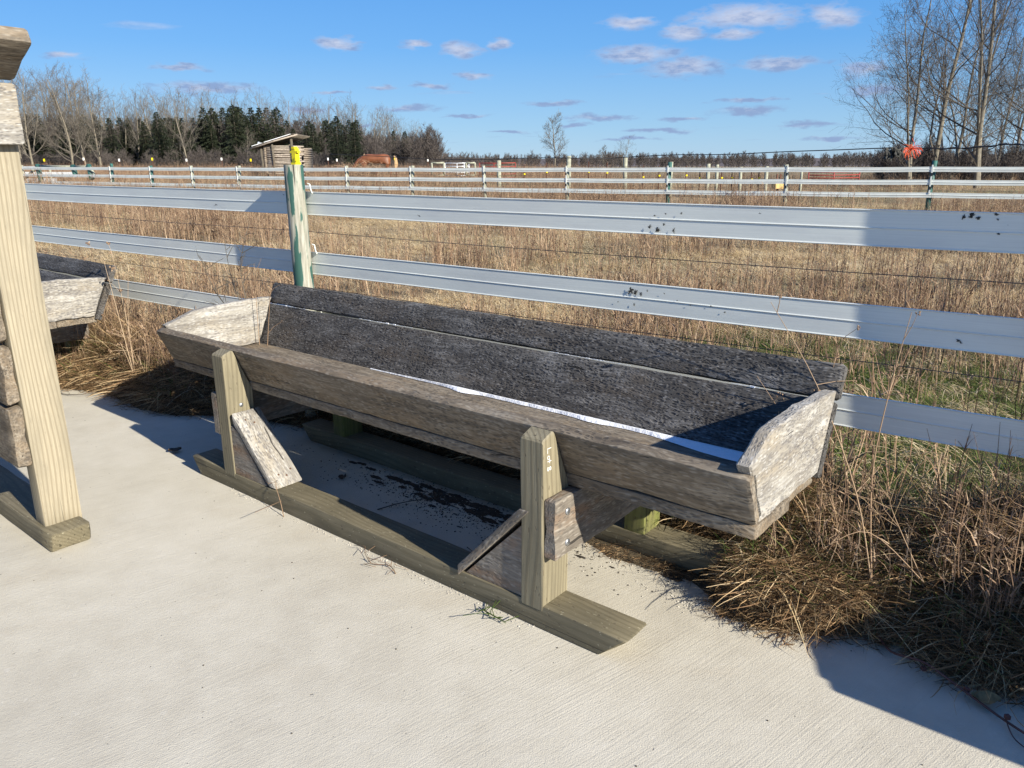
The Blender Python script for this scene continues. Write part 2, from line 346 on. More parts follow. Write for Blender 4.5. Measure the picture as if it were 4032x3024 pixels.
def concrete():
    mt, b, pr = newmat('broomed_concrete'); co = b.add('ShaderNodeTexCoord').outputs['Object']
    big = b.noise(co, 0.8, 6, 0.6); med = b.noise(co, 6, 6, 0.65); fine = b.noise(co, 240, 3, 0.6)
    warp = b.add('ShaderNodeTexNoise', {'Vector': co, 'Scale': 1.1, 'Detail': 2.0}).outputs['Color']
    cw = b.add('ShaderNodeVectorMath', {0: warp, 1: (0.07, 0.07, 0), 2: co}, operation='MULTIPLY_ADD').outputs[0]
    cr_ = b.scale(cw, (1, 1, 1), (0, 0, RAD(-38)))
    br = b.noise(b.scale(cr_, (2.4, 150, 1)), 1.0, 2, 0.5)
    br2 = b.noise(b.scale(cr_, (1.2, 45, 1)), 1.0, 2, 0.5)
    c = b.ramp(b.math('ADD', b.math('MULTIPLY', big, 0.6), b.math('MULTIPLY', med, 0.4)), [(0.32, (0.42, 0.385, 0.315)), (0.5, (0.515, 0.48, 0.40)), (0.68, (0.585, 0.55, 0.47))])
    bm_ = b.ramp(b.noise(co, 0.7, 3, 0.5), [(0.38, 0.4), (0.58, 1.0)])
    c = b.mix(b.math('MULTIPLY', b.ramp(br, [(0.30, 0.28), (0.44, 0.0)]), bm_), c, (0.33, 0.30, 0.24))
    c = b.mix(b.ramp(b.noise(co, 28, 5, 0.7), [(0.60, 0.0), (0.72, 0.35)]), c, (0.68, 0.65, 0.59))
    pit = b.ramp(b.noise(co, 55, 2, 0.5), [(0.235, 1.0), (0.27, 0.0)])
    c = b.mix(b.math('MULTIPLY', pit, 0.6), c, (0.16, 0.14, 0.12))
    stain = b.ramp(b.noise(b.scale(co, (1, 1.6, 1)), 1.7, 6, 0.65), [(0.56, 0.0), (0.74, 0.35)])
    c = b.mix(stain, c, (0.42, 0.36, 0.27))
    h = b.math('ADD', b.math('MULTIPLY', b.math('MULTIPLY', br, bm_), 0.6), b.math('ADD', b.math('MULTIPLY', fine, 0.8), b.math('MULTIPLY', b.noise(co, 70, 3, 0.6), 0.5)))
    h = b.math('SUBTRACT', h, pit)
    bp = b.add('ShaderNodeBump', {'Strength': 0.55, 'Distance': 0.004, 'Height': h})
    setin(b, pr, 'Base Color', c); setin(b, pr, 'Roughness', 0.85); setin(b, pr, 'Normal', bp.outputs[0])
    return mt
M['concrete'] = concrete()

def groundmat():
    mt, b, pr = newmat('dead_grass_ground'); co = b.add('ShaderNodeTexCoord').outputs['Object']
    a = b.noise(co, 0.25, 6, 0.6); c2 = b.noise(co, 5, 8, 0.75)
    f = b.math('ADD', b.math('MULTIPLY', a, 0.4), b.math('MULTIPLY', c2, 0.6))
    c = b.ramp(f, [(0.32, (0.10, 0.07, 0.04)), (0.5, (0.24, 0.17, 0.09)), (0.66, (0.42, 0.32, 0.18))])
    g = b.ramp(b.noise(co, 0.11, 4, 0.5), [(0.5, 0.0), (0.6, 0.7)])
    c = b.mix(g, c, (0.13, 0.13, 0.05))
    bp = b.add('ShaderNodeBump', {'Strength': 0.8, 'Distance': 0.08, 'Height': c2})
    setin(b, pr, 'Base Color', c); setin(b, pr, 'Roughness', 0.95); setin(b, pr, 'Normal', bp.outputs[0])
    return mt
M['ground'] = groundmat()
M['soil'] = plain('dark_damp_soil', (0.035, 0.026, 0.018), 0.95, var=0.6, sc=40, bump=0.8)
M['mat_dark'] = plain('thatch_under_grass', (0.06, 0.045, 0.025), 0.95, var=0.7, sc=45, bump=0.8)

def railmat():
    mt, b, pr = newmat('white_vinyl_rail'); co = objco(b)
    st = b.noise(b.scale(co, (1.5, 200, 200)), 1.0, 3, 0.6)
    dirt = b.ramp(b.noise(b.scale(co, (1.3, 5, 5)), 1.5, 5, 0.65), [(0.45, 0.0), (0.75, 0.5)])
    c = b.ramp(st, [(0.3, (0.66, 0.685, 0.645)), (0.7, (0.74, 0.765, 0.725))])
    c = b.mix(dirt, c, (0.52, 0.53, 0.54))
    n1 = b.noise(b.scale(co, (11, 26, 26)), 1.0, 4, 0.75); n2 = b.noise(b.scale(co, (1.6, 2, 2)), 1.0, 1, 0.5)
    chip = b.math('MULTIPLY', b.ramp(n1, [(0.700, 0.0), (0.715, 1.0)]), b.ramp(n2, [(0.50, 0.0), (0.54, 1.0)]))
    c = b.mix(chip, c, (0.05, 0.05, 0.045))
    setin(b, pr, 'Base Color', c); setin(b, pr, 'Roughness', b.ramp(st, [(0.3, 0.42), (0.7, 0.28)]))
    return mt
M['rail'] = railmat()
M['rail_far'] = plain('white_vinyl_far_rail', (0.64, 0.67, 0.64), 0.4, var=0.08, sc=3)

def peelpost():
    mt, b, pr = newmat('peeling_green_paint_post'); co = objco(b)
    fib = b.noise(b.scale(co, (8, 90, 90)), 1.0, 4, 0.6)
    c = b.ramp(fib, [(0.3, (0.18, 0.175, 0.14)), (0.55, (0.33, 0.32, 0.265)), (0.75, (0.44, 0.43, 0.37))])
    warp = b.noise(b.scale(co, (4, 34, 34)), 1.0, 4, 0.6)
    pn = b.math('ADD', b.noise(b.scale(co, (3.6, 22, 22)), 1.0, 2, 0.5), b.math('MULTIPLY', b.math('SUBTRACT', warp, 0.5), 0.55))
    mk = b.ramp(pn, [(0.55, 0.0), (0.562, 1.0)])
    c = b.mix(mk, c, (0.008, 0.058, 0.055))
    c = b.mix(b.ramp(pn, [(0.50, 0.0), (0.56, 0.18)]), c, (0.15, 0.28, 0.20))
    crack = b.ramp(b.noise(b.scale(co, (0.8, 42, 42)), 1.0, 1, 0.3), [(0.27, 1.0), (0.29, 0.0)])
    c = b.mix(crack, c, (0.03, 0.03, 0.025))
    h = b.math('SUBTRACT', b.math('ADD', b.math('MULTIPLY', fib, 0.4), b.math('MULTIPLY', mk, 0.3)), crack)
    bp = b.add('ShaderNodeBump', {'Strength': 0.6, 'Distance': 0.004, 'Height': h})
    setin(b, pr, 'Base Color', c); setin(b, pr, 'Roughness', 0.7); setin(b, pr, 'Normal', bp.outputs[0])
    return mt
M['peel'] = peelpost()
M['green_paint'] = plain('green_painted_post', (0.03, 0.10, 0.085), 0.6, var=0.5, sc=9)
M['grey_post'] = plain('grey_round_post', (0.30, 0.30, 0.23), 0.8, var=0.3, sc=8)
M['log'] = plain('weathered_log', (0.34, 0.29, 0.24), 0.85, var=0.35, sc=8)
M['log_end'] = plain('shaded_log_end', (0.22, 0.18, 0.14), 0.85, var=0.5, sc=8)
M['rusty'] = plain('rusty_steel', (0.12, 0.05, 0.03), 0.8, var=0.3)
M['gate_white'] = plain('galvanised_gate', (0.6, 0.62, 0.65), 0.4, 0.3)
M['gate_red'] = plain('red_gate', (0.25, 0.04, 0.03), 0.5)
M['orange'] = plain('orange_twine', (0.75, 0.10, 0.03), 0.7)
M['rag'] = plain('dark_rag', (0.045, 0.045, 0.042), 0.9, var=0.6)
M['coat'] = plain('chestnut_coat', (0.17, 0.058, 0.022), 0.55, var=0.3, sc=3)
M['mane'] = plain('flaxen_hair', (0.42, 0.28, 0.15), 0.7)
M['pebble'] = plain('pebble', (0.42, 0.39, 0.34), 0.8, var=0.5, sc=50)
M['stem_red'] = plain('reddish_vine', (0.09, 0.035, 0.03), 0.6)
M['tawny'] = plain('plywood_yellow', (0.62, 0.42, 0.16), 0.7)

# ------------------------------------------------------------------ terrain
FY = RAD(-35.42); FE = Vector((math.cos(FY), math.sin(FY), 0)); FN = Vector((-math.sin(FY), math.cos(FY), 0)); FD = 3.05
def sstep(a, b, x):
    t = max(0.0, min(1.0, (x-a)/(b-a))); return t*t*(3-2*t)
def H(x, y):
    d = x*FN.x + y*FN.y - 2.3
    s = sstep(0, 7, d)
    z = s*(0.0058*y - 0.0094*x)
    z += 0.58*sstep(31, 47, y)*(1-0.75*sstep(4, 16, x))
    z += s*0.06*mn.noise(Vector((x*0.25, y*0.25, 0)))
    return z - 0.035*(1-s)
def ground_sheet():
    ys = list(np.concatenate([np.arange(-40, 0, 8), np.arange(0, 14, 0.5), np.arange(14, 70, 2.0), np.array([75, 90, 110, 150, 220, 350, 600, 1000, 2000, 4500])]))
    ts = np.concatenate([-np.geomspace(0.4, 3500, 26)[::-1], [0], np.geomspace(0.4, 3500, 26)])
    V = [(float(x), float(y), H(x, y)) for y in ys for x in ts]; n = len(ts)
    F = [(i*n+j, i*n+j+1, (i+1)*n+j+1, (i+1)*n+j) for i in range(len(ys)-1) for j in range(n-1)]
    o = mesh_obj('ground', V, F, M['ground'], smooth=True); tag(o, kind='structure')
ground_sheet()
def wl(u, v, z=0.0): return TO + ET*u + NT_*v + Vector((0, 0, z))
# concrete slab: its far edge wanders a little, soil creeps over it
g = Geo(); edge = []
for i in range(121):
    u = -14 + i*0.25; edge.append((u, 0.93 + 0.03*mn.noise(Vector((u*1.1, 0, 0)))))
top = [wl(u, v, 0) for u, v in edge]; near = [wl(u, -9, 0) for u, v in edge]
for i in range(120):
    g.face([near[i], near[i+1], top[i+1], top[i]])
    g.face([top[i], top[i+1], top[i+1]-Vector((0, 0, .12)), top[i]-Vector((0, 0, .12))])
o = g.build('concrete_slab', M['concrete']); tag(o, kind='structure')

# ------------------------------------------------------------------ feed trough
UL, UR_ = -0.4266, 2.866
BT = 0.044; WF = 0.5291
def gusset(name, parent, pts, v0, v1, mat):
    """triangular side plate: polygon in (u, w), thickness along v"""
    V = [(p[0], v0, p[1]) for p in pts] + [(p[0], v1, p[1]) for p in pts]; n = len(pts)
    F = [tuple(range(n)), tuple(range(n, 2*n))[::-1]] + [(i, i+n, (i+1) % n+n, (i+1) % n) for i in range(n)]
    o = mesh_obj(name, V, F, mat, parent)
    bm = bmesh.new(); bm.from_mesh(o.data); bmesh.ops.recalc_face_normals(bm, faces=bm.faces)
    bmesh.ops.bevel(bm, geom=list(bm.edges), offset=0.0025, segments=1); bm.to_mesh(o.data); bm.free()
    return o
def end_board(name, parent, poly, u0, u1, mat, seed):
    """flat board across the trough; polygon in (v, w); grain runs along v"""
    pts = []
    n = len(poly)
    for i in range(n):
        a = Vector(poly[i]); b_ = Vector(poly[(i+1) % n]); L = (b_-a).length; k = max(1, int(L/0.025))
        nr = Vector((b_.y-a.y, a.x-b_.x)).normalized()
        for j in range(k):
            t = j/k; p = a.lerp(b_, t); wv = mn.noise(Vector((p.x*14, p.y*14, seed)))*0.006 + mn.noise(Vector((p.x*45, p.y*45, seed)))*0.0025
            pts.append(p + nr*wv)
    N = len(pts); V = []; F = []; c = sum((p for p in pts), Vector((0, 0)))/N
    layers = [(u0, 0.006), (u0+0.006, 0), (u1-0.006, 0), (u1, 0.006)]
    for uu, ins in layers:
        for p in pts:
            d = p-c; q = c + d*(1-ins/d.length); V.append((q.x, uu, q.y))
    for k in range(3):
        for j in range(N): F.append((k*N+j, k*N+(j+1) % N, (k+1)*N+(j+1) % N, (k+1)*N+j))
    F.append(tuple(range(N))[::-1]); F.append(tuple(3*N+j for j in range(N)))
    o = mesh_obj(name, V, F, mat, parent)
    bm = bmesh.new(); bm.from_mesh(o.data); bmesh.ops.recalc_face_normals(bm, faces=bm.faces); bm.to_mesh(o.data); bm.free()
    # local axes: X = trough V, Y = trough U
    o.matrix_local = Matrix(((0, 1, 0, 0), (1, 0, 0, 0), (0, 0, 1, 0), (0, 0, 0, 1)))
    bm = bmesh.new(); bm.from_mesh(o.data); bmesh.ops.reverse_faces(bm, faces=bm.faces); bm.to_mesh(o.data); bm.free()
    return o
def post_mesh(name, parent, u0, u1, v0, vbot, zcut, vtop, ztf, ztb, z0, mat, seed, flip=False):
    """upright 4x6 whose back is cut to the slope of the trough side.  Grain is vertical."""
    # profile in (v, w)
    prof = [(v0, z0), (vbot, z0), (vbot, zcut), (vtop, ztb), (v0, ztf)]
    if flip: prof = [(2*v0-p[0], p[1]) for p in prof]
    V = []; F = []; ins = 0.005
    pts = []
    n = len(prof)
    for i in range(n):
        a = Vector(prof[i]); b_ = Vector(prof[(i+1) % n]); L = (b_-a).length; k = max(1, int(L/0.05))
        e = (b_-a).normalized()
        for j in range(k):
            t = j/k; p = a.lerp(b_, t)
            if j == 0: pts.append(a + e*0.006)
            else: pts.append(p)
        pts.append(b_ - e*0.006)
    N = len(pts); c = sum((p for p in pts), Vector((0, 0)))/N
    for uu, i_ in ((u0, ins), (u0+ins, 0), (u1-ins, 0), (u1, ins)):
        for p in pts:
            d = p-c; q = c+d*(1-i_/d.length); r = mn.noise(Vector((q.x*8, q.y*6, seed+uu)))*0.0012
            V.append((q.y, q.x+r, uu))       # local X = up, Y = v, Z = u
    for k in range(3):
        for j in range(N): F.append((k*N+j, k*N+(j+1) % N, (k+1)*N+(j+1) % N, (k+1)*N+j))
    F.append(tuple(range(N))[::-1]); F.append(tuple(3*N+j for j in range(N)))
    o = mesh_obj(name, V, F, mat, parent)
    o.matrix_local = Matrix(((0, 0, 1, 0), (0, 1, 0, 0), (1, 0, 0, 0), (0, 0, 0, 1)))
    bm = bmesh.new(); bm.from_mesh(o.data); bmesh.ops.recalc_face_normals(bm, faces=bm.faces); bm.to_mesh(o.data); bm.free()
    return o
def dome(name, parent, c, axis, r, mat, h=0.35):
    g = Geo(); A = Vector(axis).normalized(); ref = Vector((0, 0, 1)) if abs(A.z) < .9 else Vector((1, 0, 0)); B = A.cross(ref).normalized(); C_ = A.cross(B)
    rings = [(1.0, 0), (0.92, 0.45), (0.6, 0.85), (0.25, 1.0)]
    g.V = []; n = 12
    for rr, hh in rings:
        for j in range(n):
            th = 2*math.pi*j/n; g.V.append(tuple(Vector(c)+(B*math.cos(th)+C_*math.sin(th))*r*rr+A*(r*h*hh))); g.T.append(.5)
    for i in range(3):
        for j in range(n): g.F.append((i*n+j, i*n+(j+1) % n, (i+1)*n+(j+1) % n, (i+1)*n+j))
    g.F.append(tuple(3*n+j for j in range(n)))
    return g.build(name, mat, parent, True)

def make_trough(label, lot=False):
    t = empty('feed_trough', TO, YAW, label, 'feed trough', 'weathered wooden feed troughs along the fence')
    # runners
    board('skid', M['skid'], t, rect(0, 0, 0.139, 0.0895), -0.0758, 2.5406, bev=0.007, end_cut=(0.075, 0.095), rough=0.0012, seed=1, seg=20, edge_wear=0.004)
    board('skid', M['skid'], t, rect(0.6645, 0, 0.8035, 0.0895), -0.06, 2.5465, bev=0.007, end_cut=(0.075, 0.09), rough=0.0012, seed=2, seg=20)
    # uprights
    p1 = post_mesh('post', t, 0.2419, 0.3339, 0.0, 0.142, 0.4936, 0.0576, 0.675, 0.696, 0.067, M['treated'], 3)
    p2 = post_mesh('post', t, 2.1265, 2.2185, -0.001, 0.142, 0.4936, 0.0576, 0.675, 0.698, 0.067, M['treated'], 4)
    for (a, b_, mt, s) in ((0.24, 0.332, M['mossy'], 5), (2.123, 2.215, M['mossy'], 6)):
        V = board('post', mt, t, rect(0.668, a, 0.80, b_), 0.067, 0.50, seed=s)
        V.matrix_local = Matrix(((0, 0, 1, 0), (0, 1, 0, 0), (1, 0, 0, 0), (0, 0, 0, 1)))
        bm = bmesh.new(); bm.from_mesh(V.data); bmesh.ops.reverse_faces(bm, faces=bm.faces); bm.to_mesh(V.data); bm.free()
    # crossbeams (grain across the trough)
    for (u0, u1, v0, s, mt) in ((2.2195, 2.265, 0.006, 7, M['greybrown']), (0.196, 0.2409, 0.0, 8, M['greybrown'])):
        o = board('crossbeam', mt, t, rect(-0.0225, -0.105, 0.0225, 0.105), 0.0, 0.80, bev=0.006, rough=0.003, edge_wear=0.006, seed=s, seg=16)
        place(o, ((u0+u1)/2, v0, 0.3735), (0, 1, 0), (0, 0, 1))
    # floor and front
    board('floor_board', M['brown'], t, rect(0.134, WF-BT, 0.40, WF-0.001), UL+0.01, UR_, seed=9, rough=0.003, edge_wear=0.008, seg=40)
    board('floor_board', M['brown'], t, rect(0.404, WF-BT, 0.662, WF-0.001), UL+0.03, UR_-0.02, seed=10, rough=0.003, edge_wear=0.006, seg=40)
    fw = 0.185; o = board('front_board', M['brown'], t, rect(0, 0, 0.044, fw), UL, UR_, bev=0.011, rough=0.003, edge_wear=0.009, seed=11, seg=60)
    d = Vector((0.0999-0.1783, 0.7001-WF))
    place(o, (0, 0.1783-0.0405, WF+0.002-0.006), (1, 0, 0), (0, d.x, d.y))
    # back boards
    d = Vector((0.808-0.6439, 0.8955-WF)).normalized(); L1 = 0.262; L2 = 0.124
    o = board('back_board', M['dark'], t, rect(0, 0, 0.040, L1), UL+0.02, UR_, bev=0.006, rough=0.0025, seed=12, seg=40, edge_wear=0.003)
    place(o, (0, 0.6439, WF-0.02), (1, 0, 0), (0, d.x, d.y))
    o = board('back_board', M['dark'], t, rect(0, 0, 0.040, L2), UL, UR_+0.006, bev=0.012, rough=0.003, seed=13, seg=40, edge_wear=0.006)
    s0 = L1+0.008
    place(o, (0, 0.6439+d.x*s0, WF-0.02+d.y*s0), (1, 0, 0), (0, d.x, d.y))
    # ends
    end_board('end_board', t, [(0.158, 0.531), (0.645, 0.531), (0.757, 0.787), (0.46, 0.80), (0.215, 0.795), (0.068, 0.728), (0.088, 0.69)], UR_-0.045, UR_, M['pale'], 1.0)
    end_board('end_board', t, [(0.178, 0.531), (0.645, 0.531), (0.757, 0.792), (0.52, 0.792), (0.27, 0.778), (0.10, 0.72), (0.112, 0.69)], UL+0.004, UL+0.048, M['pale'], 5.0)
    # knee braces with side plates
    gusset('side_plate', t, [(0.3349, 0.091), (0.596, 0.091), (0.385, 0.318), (0.3349, 0.334)], 0.006, 0.14, M['greybrown'])
    X = Vector((0.652-0.330, 0, 0.091-0.405)).normalized()
    o = board('brace', M['pale'], t, rect(0.0, 0, 0.150, 0.036), 0.0, 0.435, bev=0.005, rough=0.002, seed=15, seg=12, end_cut=(0.034, 0.034), edge_wear=0.004)
    place(o, (0.3355, 0.003, 0.3735), X, (0.7, 0, 0.7))
    gusset('side_plate', t, [(2.1255, 0.091), (2.1255, 0.358), (1.862, 0.091)], 0.008, 0.13, M['greybrown'])
    X = Vector((2.123-1.828, 0, 0.402-0.093)).normalized()
    o = board('brace', M['greybrown'], t, rect(-0.004, 0, 0.135, 0.030), 0.0, 0.426, bev=0.005, rough=0.002, seed=16, seg=12, end_cut=(-0.03, -0.03))
    place(o, (1.848, 0.0, 0.091), X, (-0.7, 0, 0.7))
    # small middle bracket under the floor, behind
    board('bracket', M['brown'], t, rect(0.60, 0.30, 0.70, 0.482), 0.90, 1.10, bev=0.005, end_cut=(0.09, 0.09), seed=17)
    # hardware
    dome('bolt', t, (0.334, 0.074, 0.422), (1, 0, 0), 0.011, M['zinc'])
    for z in (0.425, 0.314): dome('bolt', t, (2.2655, 0.073, z), (1, 0, 0), 0.013, M['zinc'])
    for (s_, vv) in ((0.05, 0.05), (0.075, 0.085), (0.37, 0.055), (0.385, 0.09), (0.36, 0.125)):
        pos = Vector((0.3355, 0.003, 0.3735)) + Vector((0.322, 0, -0.314)).normalized()*s_ + Vector((0.7, 0, 0.7))*0.0372*1.41/1.0*0.99*0.72
        dome('nail', t, (pos.x+0.0, vv, pos.z), (0.7, 0, 0.7), 0.005, M['rust'])
    if lot:
        # hand-written white mark, reading downwards: letters turned a quarter turn clockwise
        strokes = {'L': ([[(0.0, 1.0), (0.0, 0.0), (0.75, 0.02)]], 1.0),
                   'o': ([[(0.3+0.28*math.cos(a), 0.3+0.3*math.sin(a)) for a in [i*math.pi/6 for i in range(13)]]], 0.8),
                   't': ([[(0.3, 1.05), (0.3, 0.0)], [(0.0, 0.62), (0.62, 0.62)]], 1.1),
                   '8': ([[(0.3+0.27*math.sin(2*a)*(1.0), 0.5-0.5*math.cos(a)) for a in [i*math.pi/12 for i in range(25)]]], 0.8)}
        g = Geo(); x = 0.0
        # letter box: x -> downwards, y -> +v
        def mp(px_, py_): return Vector((2.2195, 0.0225+py_*0.0185, 0.645-px_*0.0215))
        for chh, x in (('L', 0.0), ('o', 1.15), ('t', 1.75), ('8', 2.95)):
            for st in strokes[chh][0]:
                g.tube([mp(x+a, b_) for a, b_ in st], 0.0010, 5)
        lo = g.build('lettering', M['white_paint'], p2); lo.matrix_local = Matrix(((0, 0, 1, 0), (0, 1, 0, 0), (1, 0, 0, 0), (0, 0, 0, 1)))
    return t

trough = make_trough('wooden feed trough with Lot 8 written in white on its near right post', lot=True)
proto = trough
def trough_copy(label, loc, rz):
    c = copy_tree(proto); c['label'] = label; c.location = loc; c.rotation_euler = (0, 0, rz)
    def strip(o):
        for ch in [x for x in bpy.data.objects if x.parent == o]:
            if ch.name.startswith('lettering'): bpy.data.objects.remove(ch)
            else: strip(ch)
    strip(c); return c
trough_copy('feed trough at the left, its end board poking from behind the tall pale post', (-5.446, 6.627, 0.026), RAD(-41.26))
trough_copy('feed trough just outside the right edge, known by its shadow on the concrete', tuple(wl(4.85, 0.106)), YAW)

# snow lying in the trough along the back seam
g = Geo(); n = 160; rows = []
for i in range(n+1):
    u = 0.62 + (2.78-0.62)*i/n; f = (u-0.62)/2.2
    wd = 0.003 + 0.009*sstep(0.1, 0.5, f) + 0.06*sstep(0.70, 0.9, f) + 0.025*math.exp(-((f-.30)**2)/.0012) + 0.015*math.exp(-((f-.62)**2)/.0012) + 0.005*mn.noise(Vector((u*14, 3, 0)))*sstep(0, .2, f)
    hgt = 0.004+0.009*sstep(0, 0.3, f)
    vb = 0.6425
    rows.append([wl(u, vb-wd, WF+0.0015), wl(u, vb-wd*.85, WF+hgt*.4), wl(u, vb-min(wd*.5, .012), WF+hgt+0.002*mn.noise(Vector((u*30, 0, 0)))), wl(u, vb+0.004, WF+hgt*.9)])
for i in range(n):
    for j in range(3): g.face([rows[i][j], rows[i+1][j], rows[i+1][j+1], rows[i][j+1]])
o = g.build('snow_strip', M['snow'], smooth=True); tag(o, kind='stuff')
g = Geo(); L1 = 0.262; dd = Vector((0.808-0.6439, 0.8955-WF)).normalized()  # small white flecks strung along the gap between the two back boards
for i in range(170):
    u = UL+0.05+(UR_-UL-0.3)*i/170
    if mn.noise(Vector((u*2.4, 5, 1))) < 0.02: continue
    s0 = L1+0.002; r = 0.0005+0.0009*rnd.random()**2+(0.0016 if rnd.random() > .93 else 0)
    c = wl(u, 0.6439+dd.x*s0-0.001, WF-0.02+dd.y*s0+0.001)
    g.box(c, (0.009, r, r), Matrix.Rotation(YAW, 3, 'Z'))
o = g.build('gap_flecks', M['snow']); tag(o, kind='stuff')

# ------------------------------------------------------------------ tall feeder at the left edge
tf = empty('tall_feeder', TO, YAW, 'tall timber feeder with a pale upright post, cut off by the left edge', 'feeder')
def upr(u0, u1, v0, v1, z0, z1, mat, seed, name='post'):
    o = board(name, mat, tf, rect(v0, u0, v1, u1), z0, z1, bev=0.007, seed=seed, rough=0.0015, seg=24)
    o.matrix_local = Matrix(((0, 0, 1, 0), (0, 1, 0, 0), (1, 0, 0, 0), (0, 0, 0, 1)))
    bm = bmesh.new(); bm.from_mesh(o.data); bmesh.ops.reverse_faces(bm, faces=bm.faces); bm.to_mesh(o.data); bm.free(); return o
board('skid', M['skid'], tf, rect(-0.832, 0, -0.672, 0.088), -2.5, 0.335, bev=0.010, end_cut=(0.06, 0.02), seed=21, rough=0.003, edge_wear=0.006, seg=24)
board('skid', M['skid'], tf, rect(-1.75, 0, -1.59, 0.088), -2.5, 0.335, bev=0.010, end_cut=(0.06, 0.02), seed=22, rough=0.003, seg=24)
upr(0.140, 0.235, -0.812, -0.664, 0.066, 1.66, M['treated_pale'], 23)
upr(-2.2, -2.105, -0.812, -0.664, 0.066, 1.66, M['treated_pale'], 24)
upr(0.140, 0.235, -1.75, -1.60, 0.066, 1.66, M['treated_pale'], 25)
upr(-2.2, -2.105, -1.75, -1.60, 0.066, 1.66, M['treated_pale'], 26)
for i, (z0, z1, v0, x1) in enumerate([(0.362, 0.614, -0.868, 0.238), (0.622, 0.862, -0.862, 0.234), (0.872, 1.09, -0.866, 0.222), (1.098, 1.27, -0.862, 0.230)]):
    board('side_plank', M['brown'], tf, rect(v0, z0, -0.814, z1), -2.4, x1, bev=0.010, rough=0.004, edge_wear=0.012, seed=30+i, seg=40)
for i, (z0, z1) in enumerate([(0.362, 0.614), (0.622, 0.862), (0.872, 1.09), (1.098, 1.27)]):
    board('side_plank', M['brown'], tf, rect(-1.595, z0, -1.545, z1), -2.4, 0.23, bev=0.010, rough=0.004, edge_wear=0.01, seed=35+i, seg=20)
o = board('top_beam', M['pale'], tf, rect(-0.026, -0.108, 0.026, 0.108), 0.0, 1.12, bev=0.008, rough=0.003, edge_wear=0.005, seed=40, seg=16)
place(o, (0.263, -1.778, 1.716), (0, 1, 0), (0, 0, 1))
o = board('top_beam', M['pale'], tf, rect(-0.026, -0.108, 0.026, 0.108), 0.0, 1.12, bev=0.008, rough=0.003, edge_wear=0.005, seed=41, seg=16)
place(o, (-2.10, -1.778, 1.716), (0, 1, 0), (0, 0, 1))
# board on top that flares out over the end
o = board('flared_board', M['brown'], tf, rect(0, 0, 0.26, 0.055), 0.0, 1.12, bev=0.012, rough=0.004, edge_wear=0.012, seed=42, seg=16)
place(o, (0.255+0.234, -1.77, 1.832+0.109), (0, 1, 0), (-0.42, 0, 0.9))
o2 = board('tar_paper', M['rag'], tf, rect(0.015, 0, 0.205, 0.008), 0.05, 1.02, bev=0.002, rough=0.003, seed=43, seg=12)
place(o2, (0.489-0.024, -1.77, 1.941+0.0515), (0, 1, 0), (-0.42, 0, 0.9))
dome('bolt', tf, (0.30, -0.72, 1.858), (0.42, 0, -0.9), 0.010, M['rust'])

# ------------------------------------------------------------------ near fence
def fw_(s, n, z): return FE*s + FN*n + Vector((0, 0, z))
fence = empty('rail_fence', fw_(-3.7, FD, 0), FY, 'near fence of three broad white vinyl rails right behind the trough', 'fence')
def fl_(s, n, z): return (s+3.7, n-FD, z)
prof = []   # flat band with round beads at top, middle and bottom, seen as (n, z) from z=0 (bottom) to .133
def bead(zc, r, side):
    return [(side*(0.0022 + max(0, r*math.cos(a))), zc + r*math.sin(a)) for a in [RAD(x) for x in (-75, -45, -15, 15, 45, 75)]]
front = bead(0.003, 0.0026, -1) + [(-0.002, 0.008), (-0.002, 0.062)] + bead(0.0665, 0.0026, -1) + [(-0.002, 0.071), (-0.002, 0.125)] + bead(0.130, 0.0026, -1)
back = [(-a, b_) for a, b_ in front[::-1]]
prof = front + back
def rail(ztop0, s0, s1, sag=0.0, name='rail'):
    V = []; F = []; K = 60; N = len(prof)
    for k in range(K+1):
        s = s0+(s1-s0)*k/K; zt = ztop0 - 0.0115*s
        ph = ((s+3.7) % 3.7)/3.7; zt -= sag*4*ph*(1-ph)
        nn = 0.004*mn.noise(Vector((s*0.8, ztop0*9, 0)))
        zt += 0.003*mn.noise(Vector((s*0.9, ztop0*5, 3)))
        for (a, b_) in prof: V.append(fl_(s, FD+a+nn, zt-0.133+b_))
    for k in range(K):
        for j in range(N): F.append((k*N+j, (k+1)*N+j, (k+1)*N+(j+1) % N, k*N+(j+1) % N))
    F.append(tuple(range(N))); F.append(tuple(K*N+j for j in range(N))[::-1])
    return mesh_obj(name, V, F, M['rail'], fence)
for z in (1.350, 1.006, 0.658): rail(z, -12.0, 4.6, 0.004)
def scuff(s, z, wd, hg, seed):
    n = 26; pts = []
    for k in range(n):
        th = 2*math.pi*k/n; f = 0.9+.7*mn.noise(Vector((math.cos(th)*2.2, math.sin(th)*2.2, seed*3.1)))+.9*mn.noise(Vector((math.cos(th)*7, math.sin(th)*7, seed*1.1))); pts.append((s+wd*f*math.cos(th), z+hg*f*math.sin(th)+0.3*wd*math.cos(th)*math.sin(seed)))
    V = [fl_(a, FD-0.0070, b_) for a, b_ in pts] + [fl_(s, FD-0.0080, z)]
    mesh_obj('scuff_mark', V, [(k, (k+1) % n, n) for k in range(n)], M['rag'], fence)
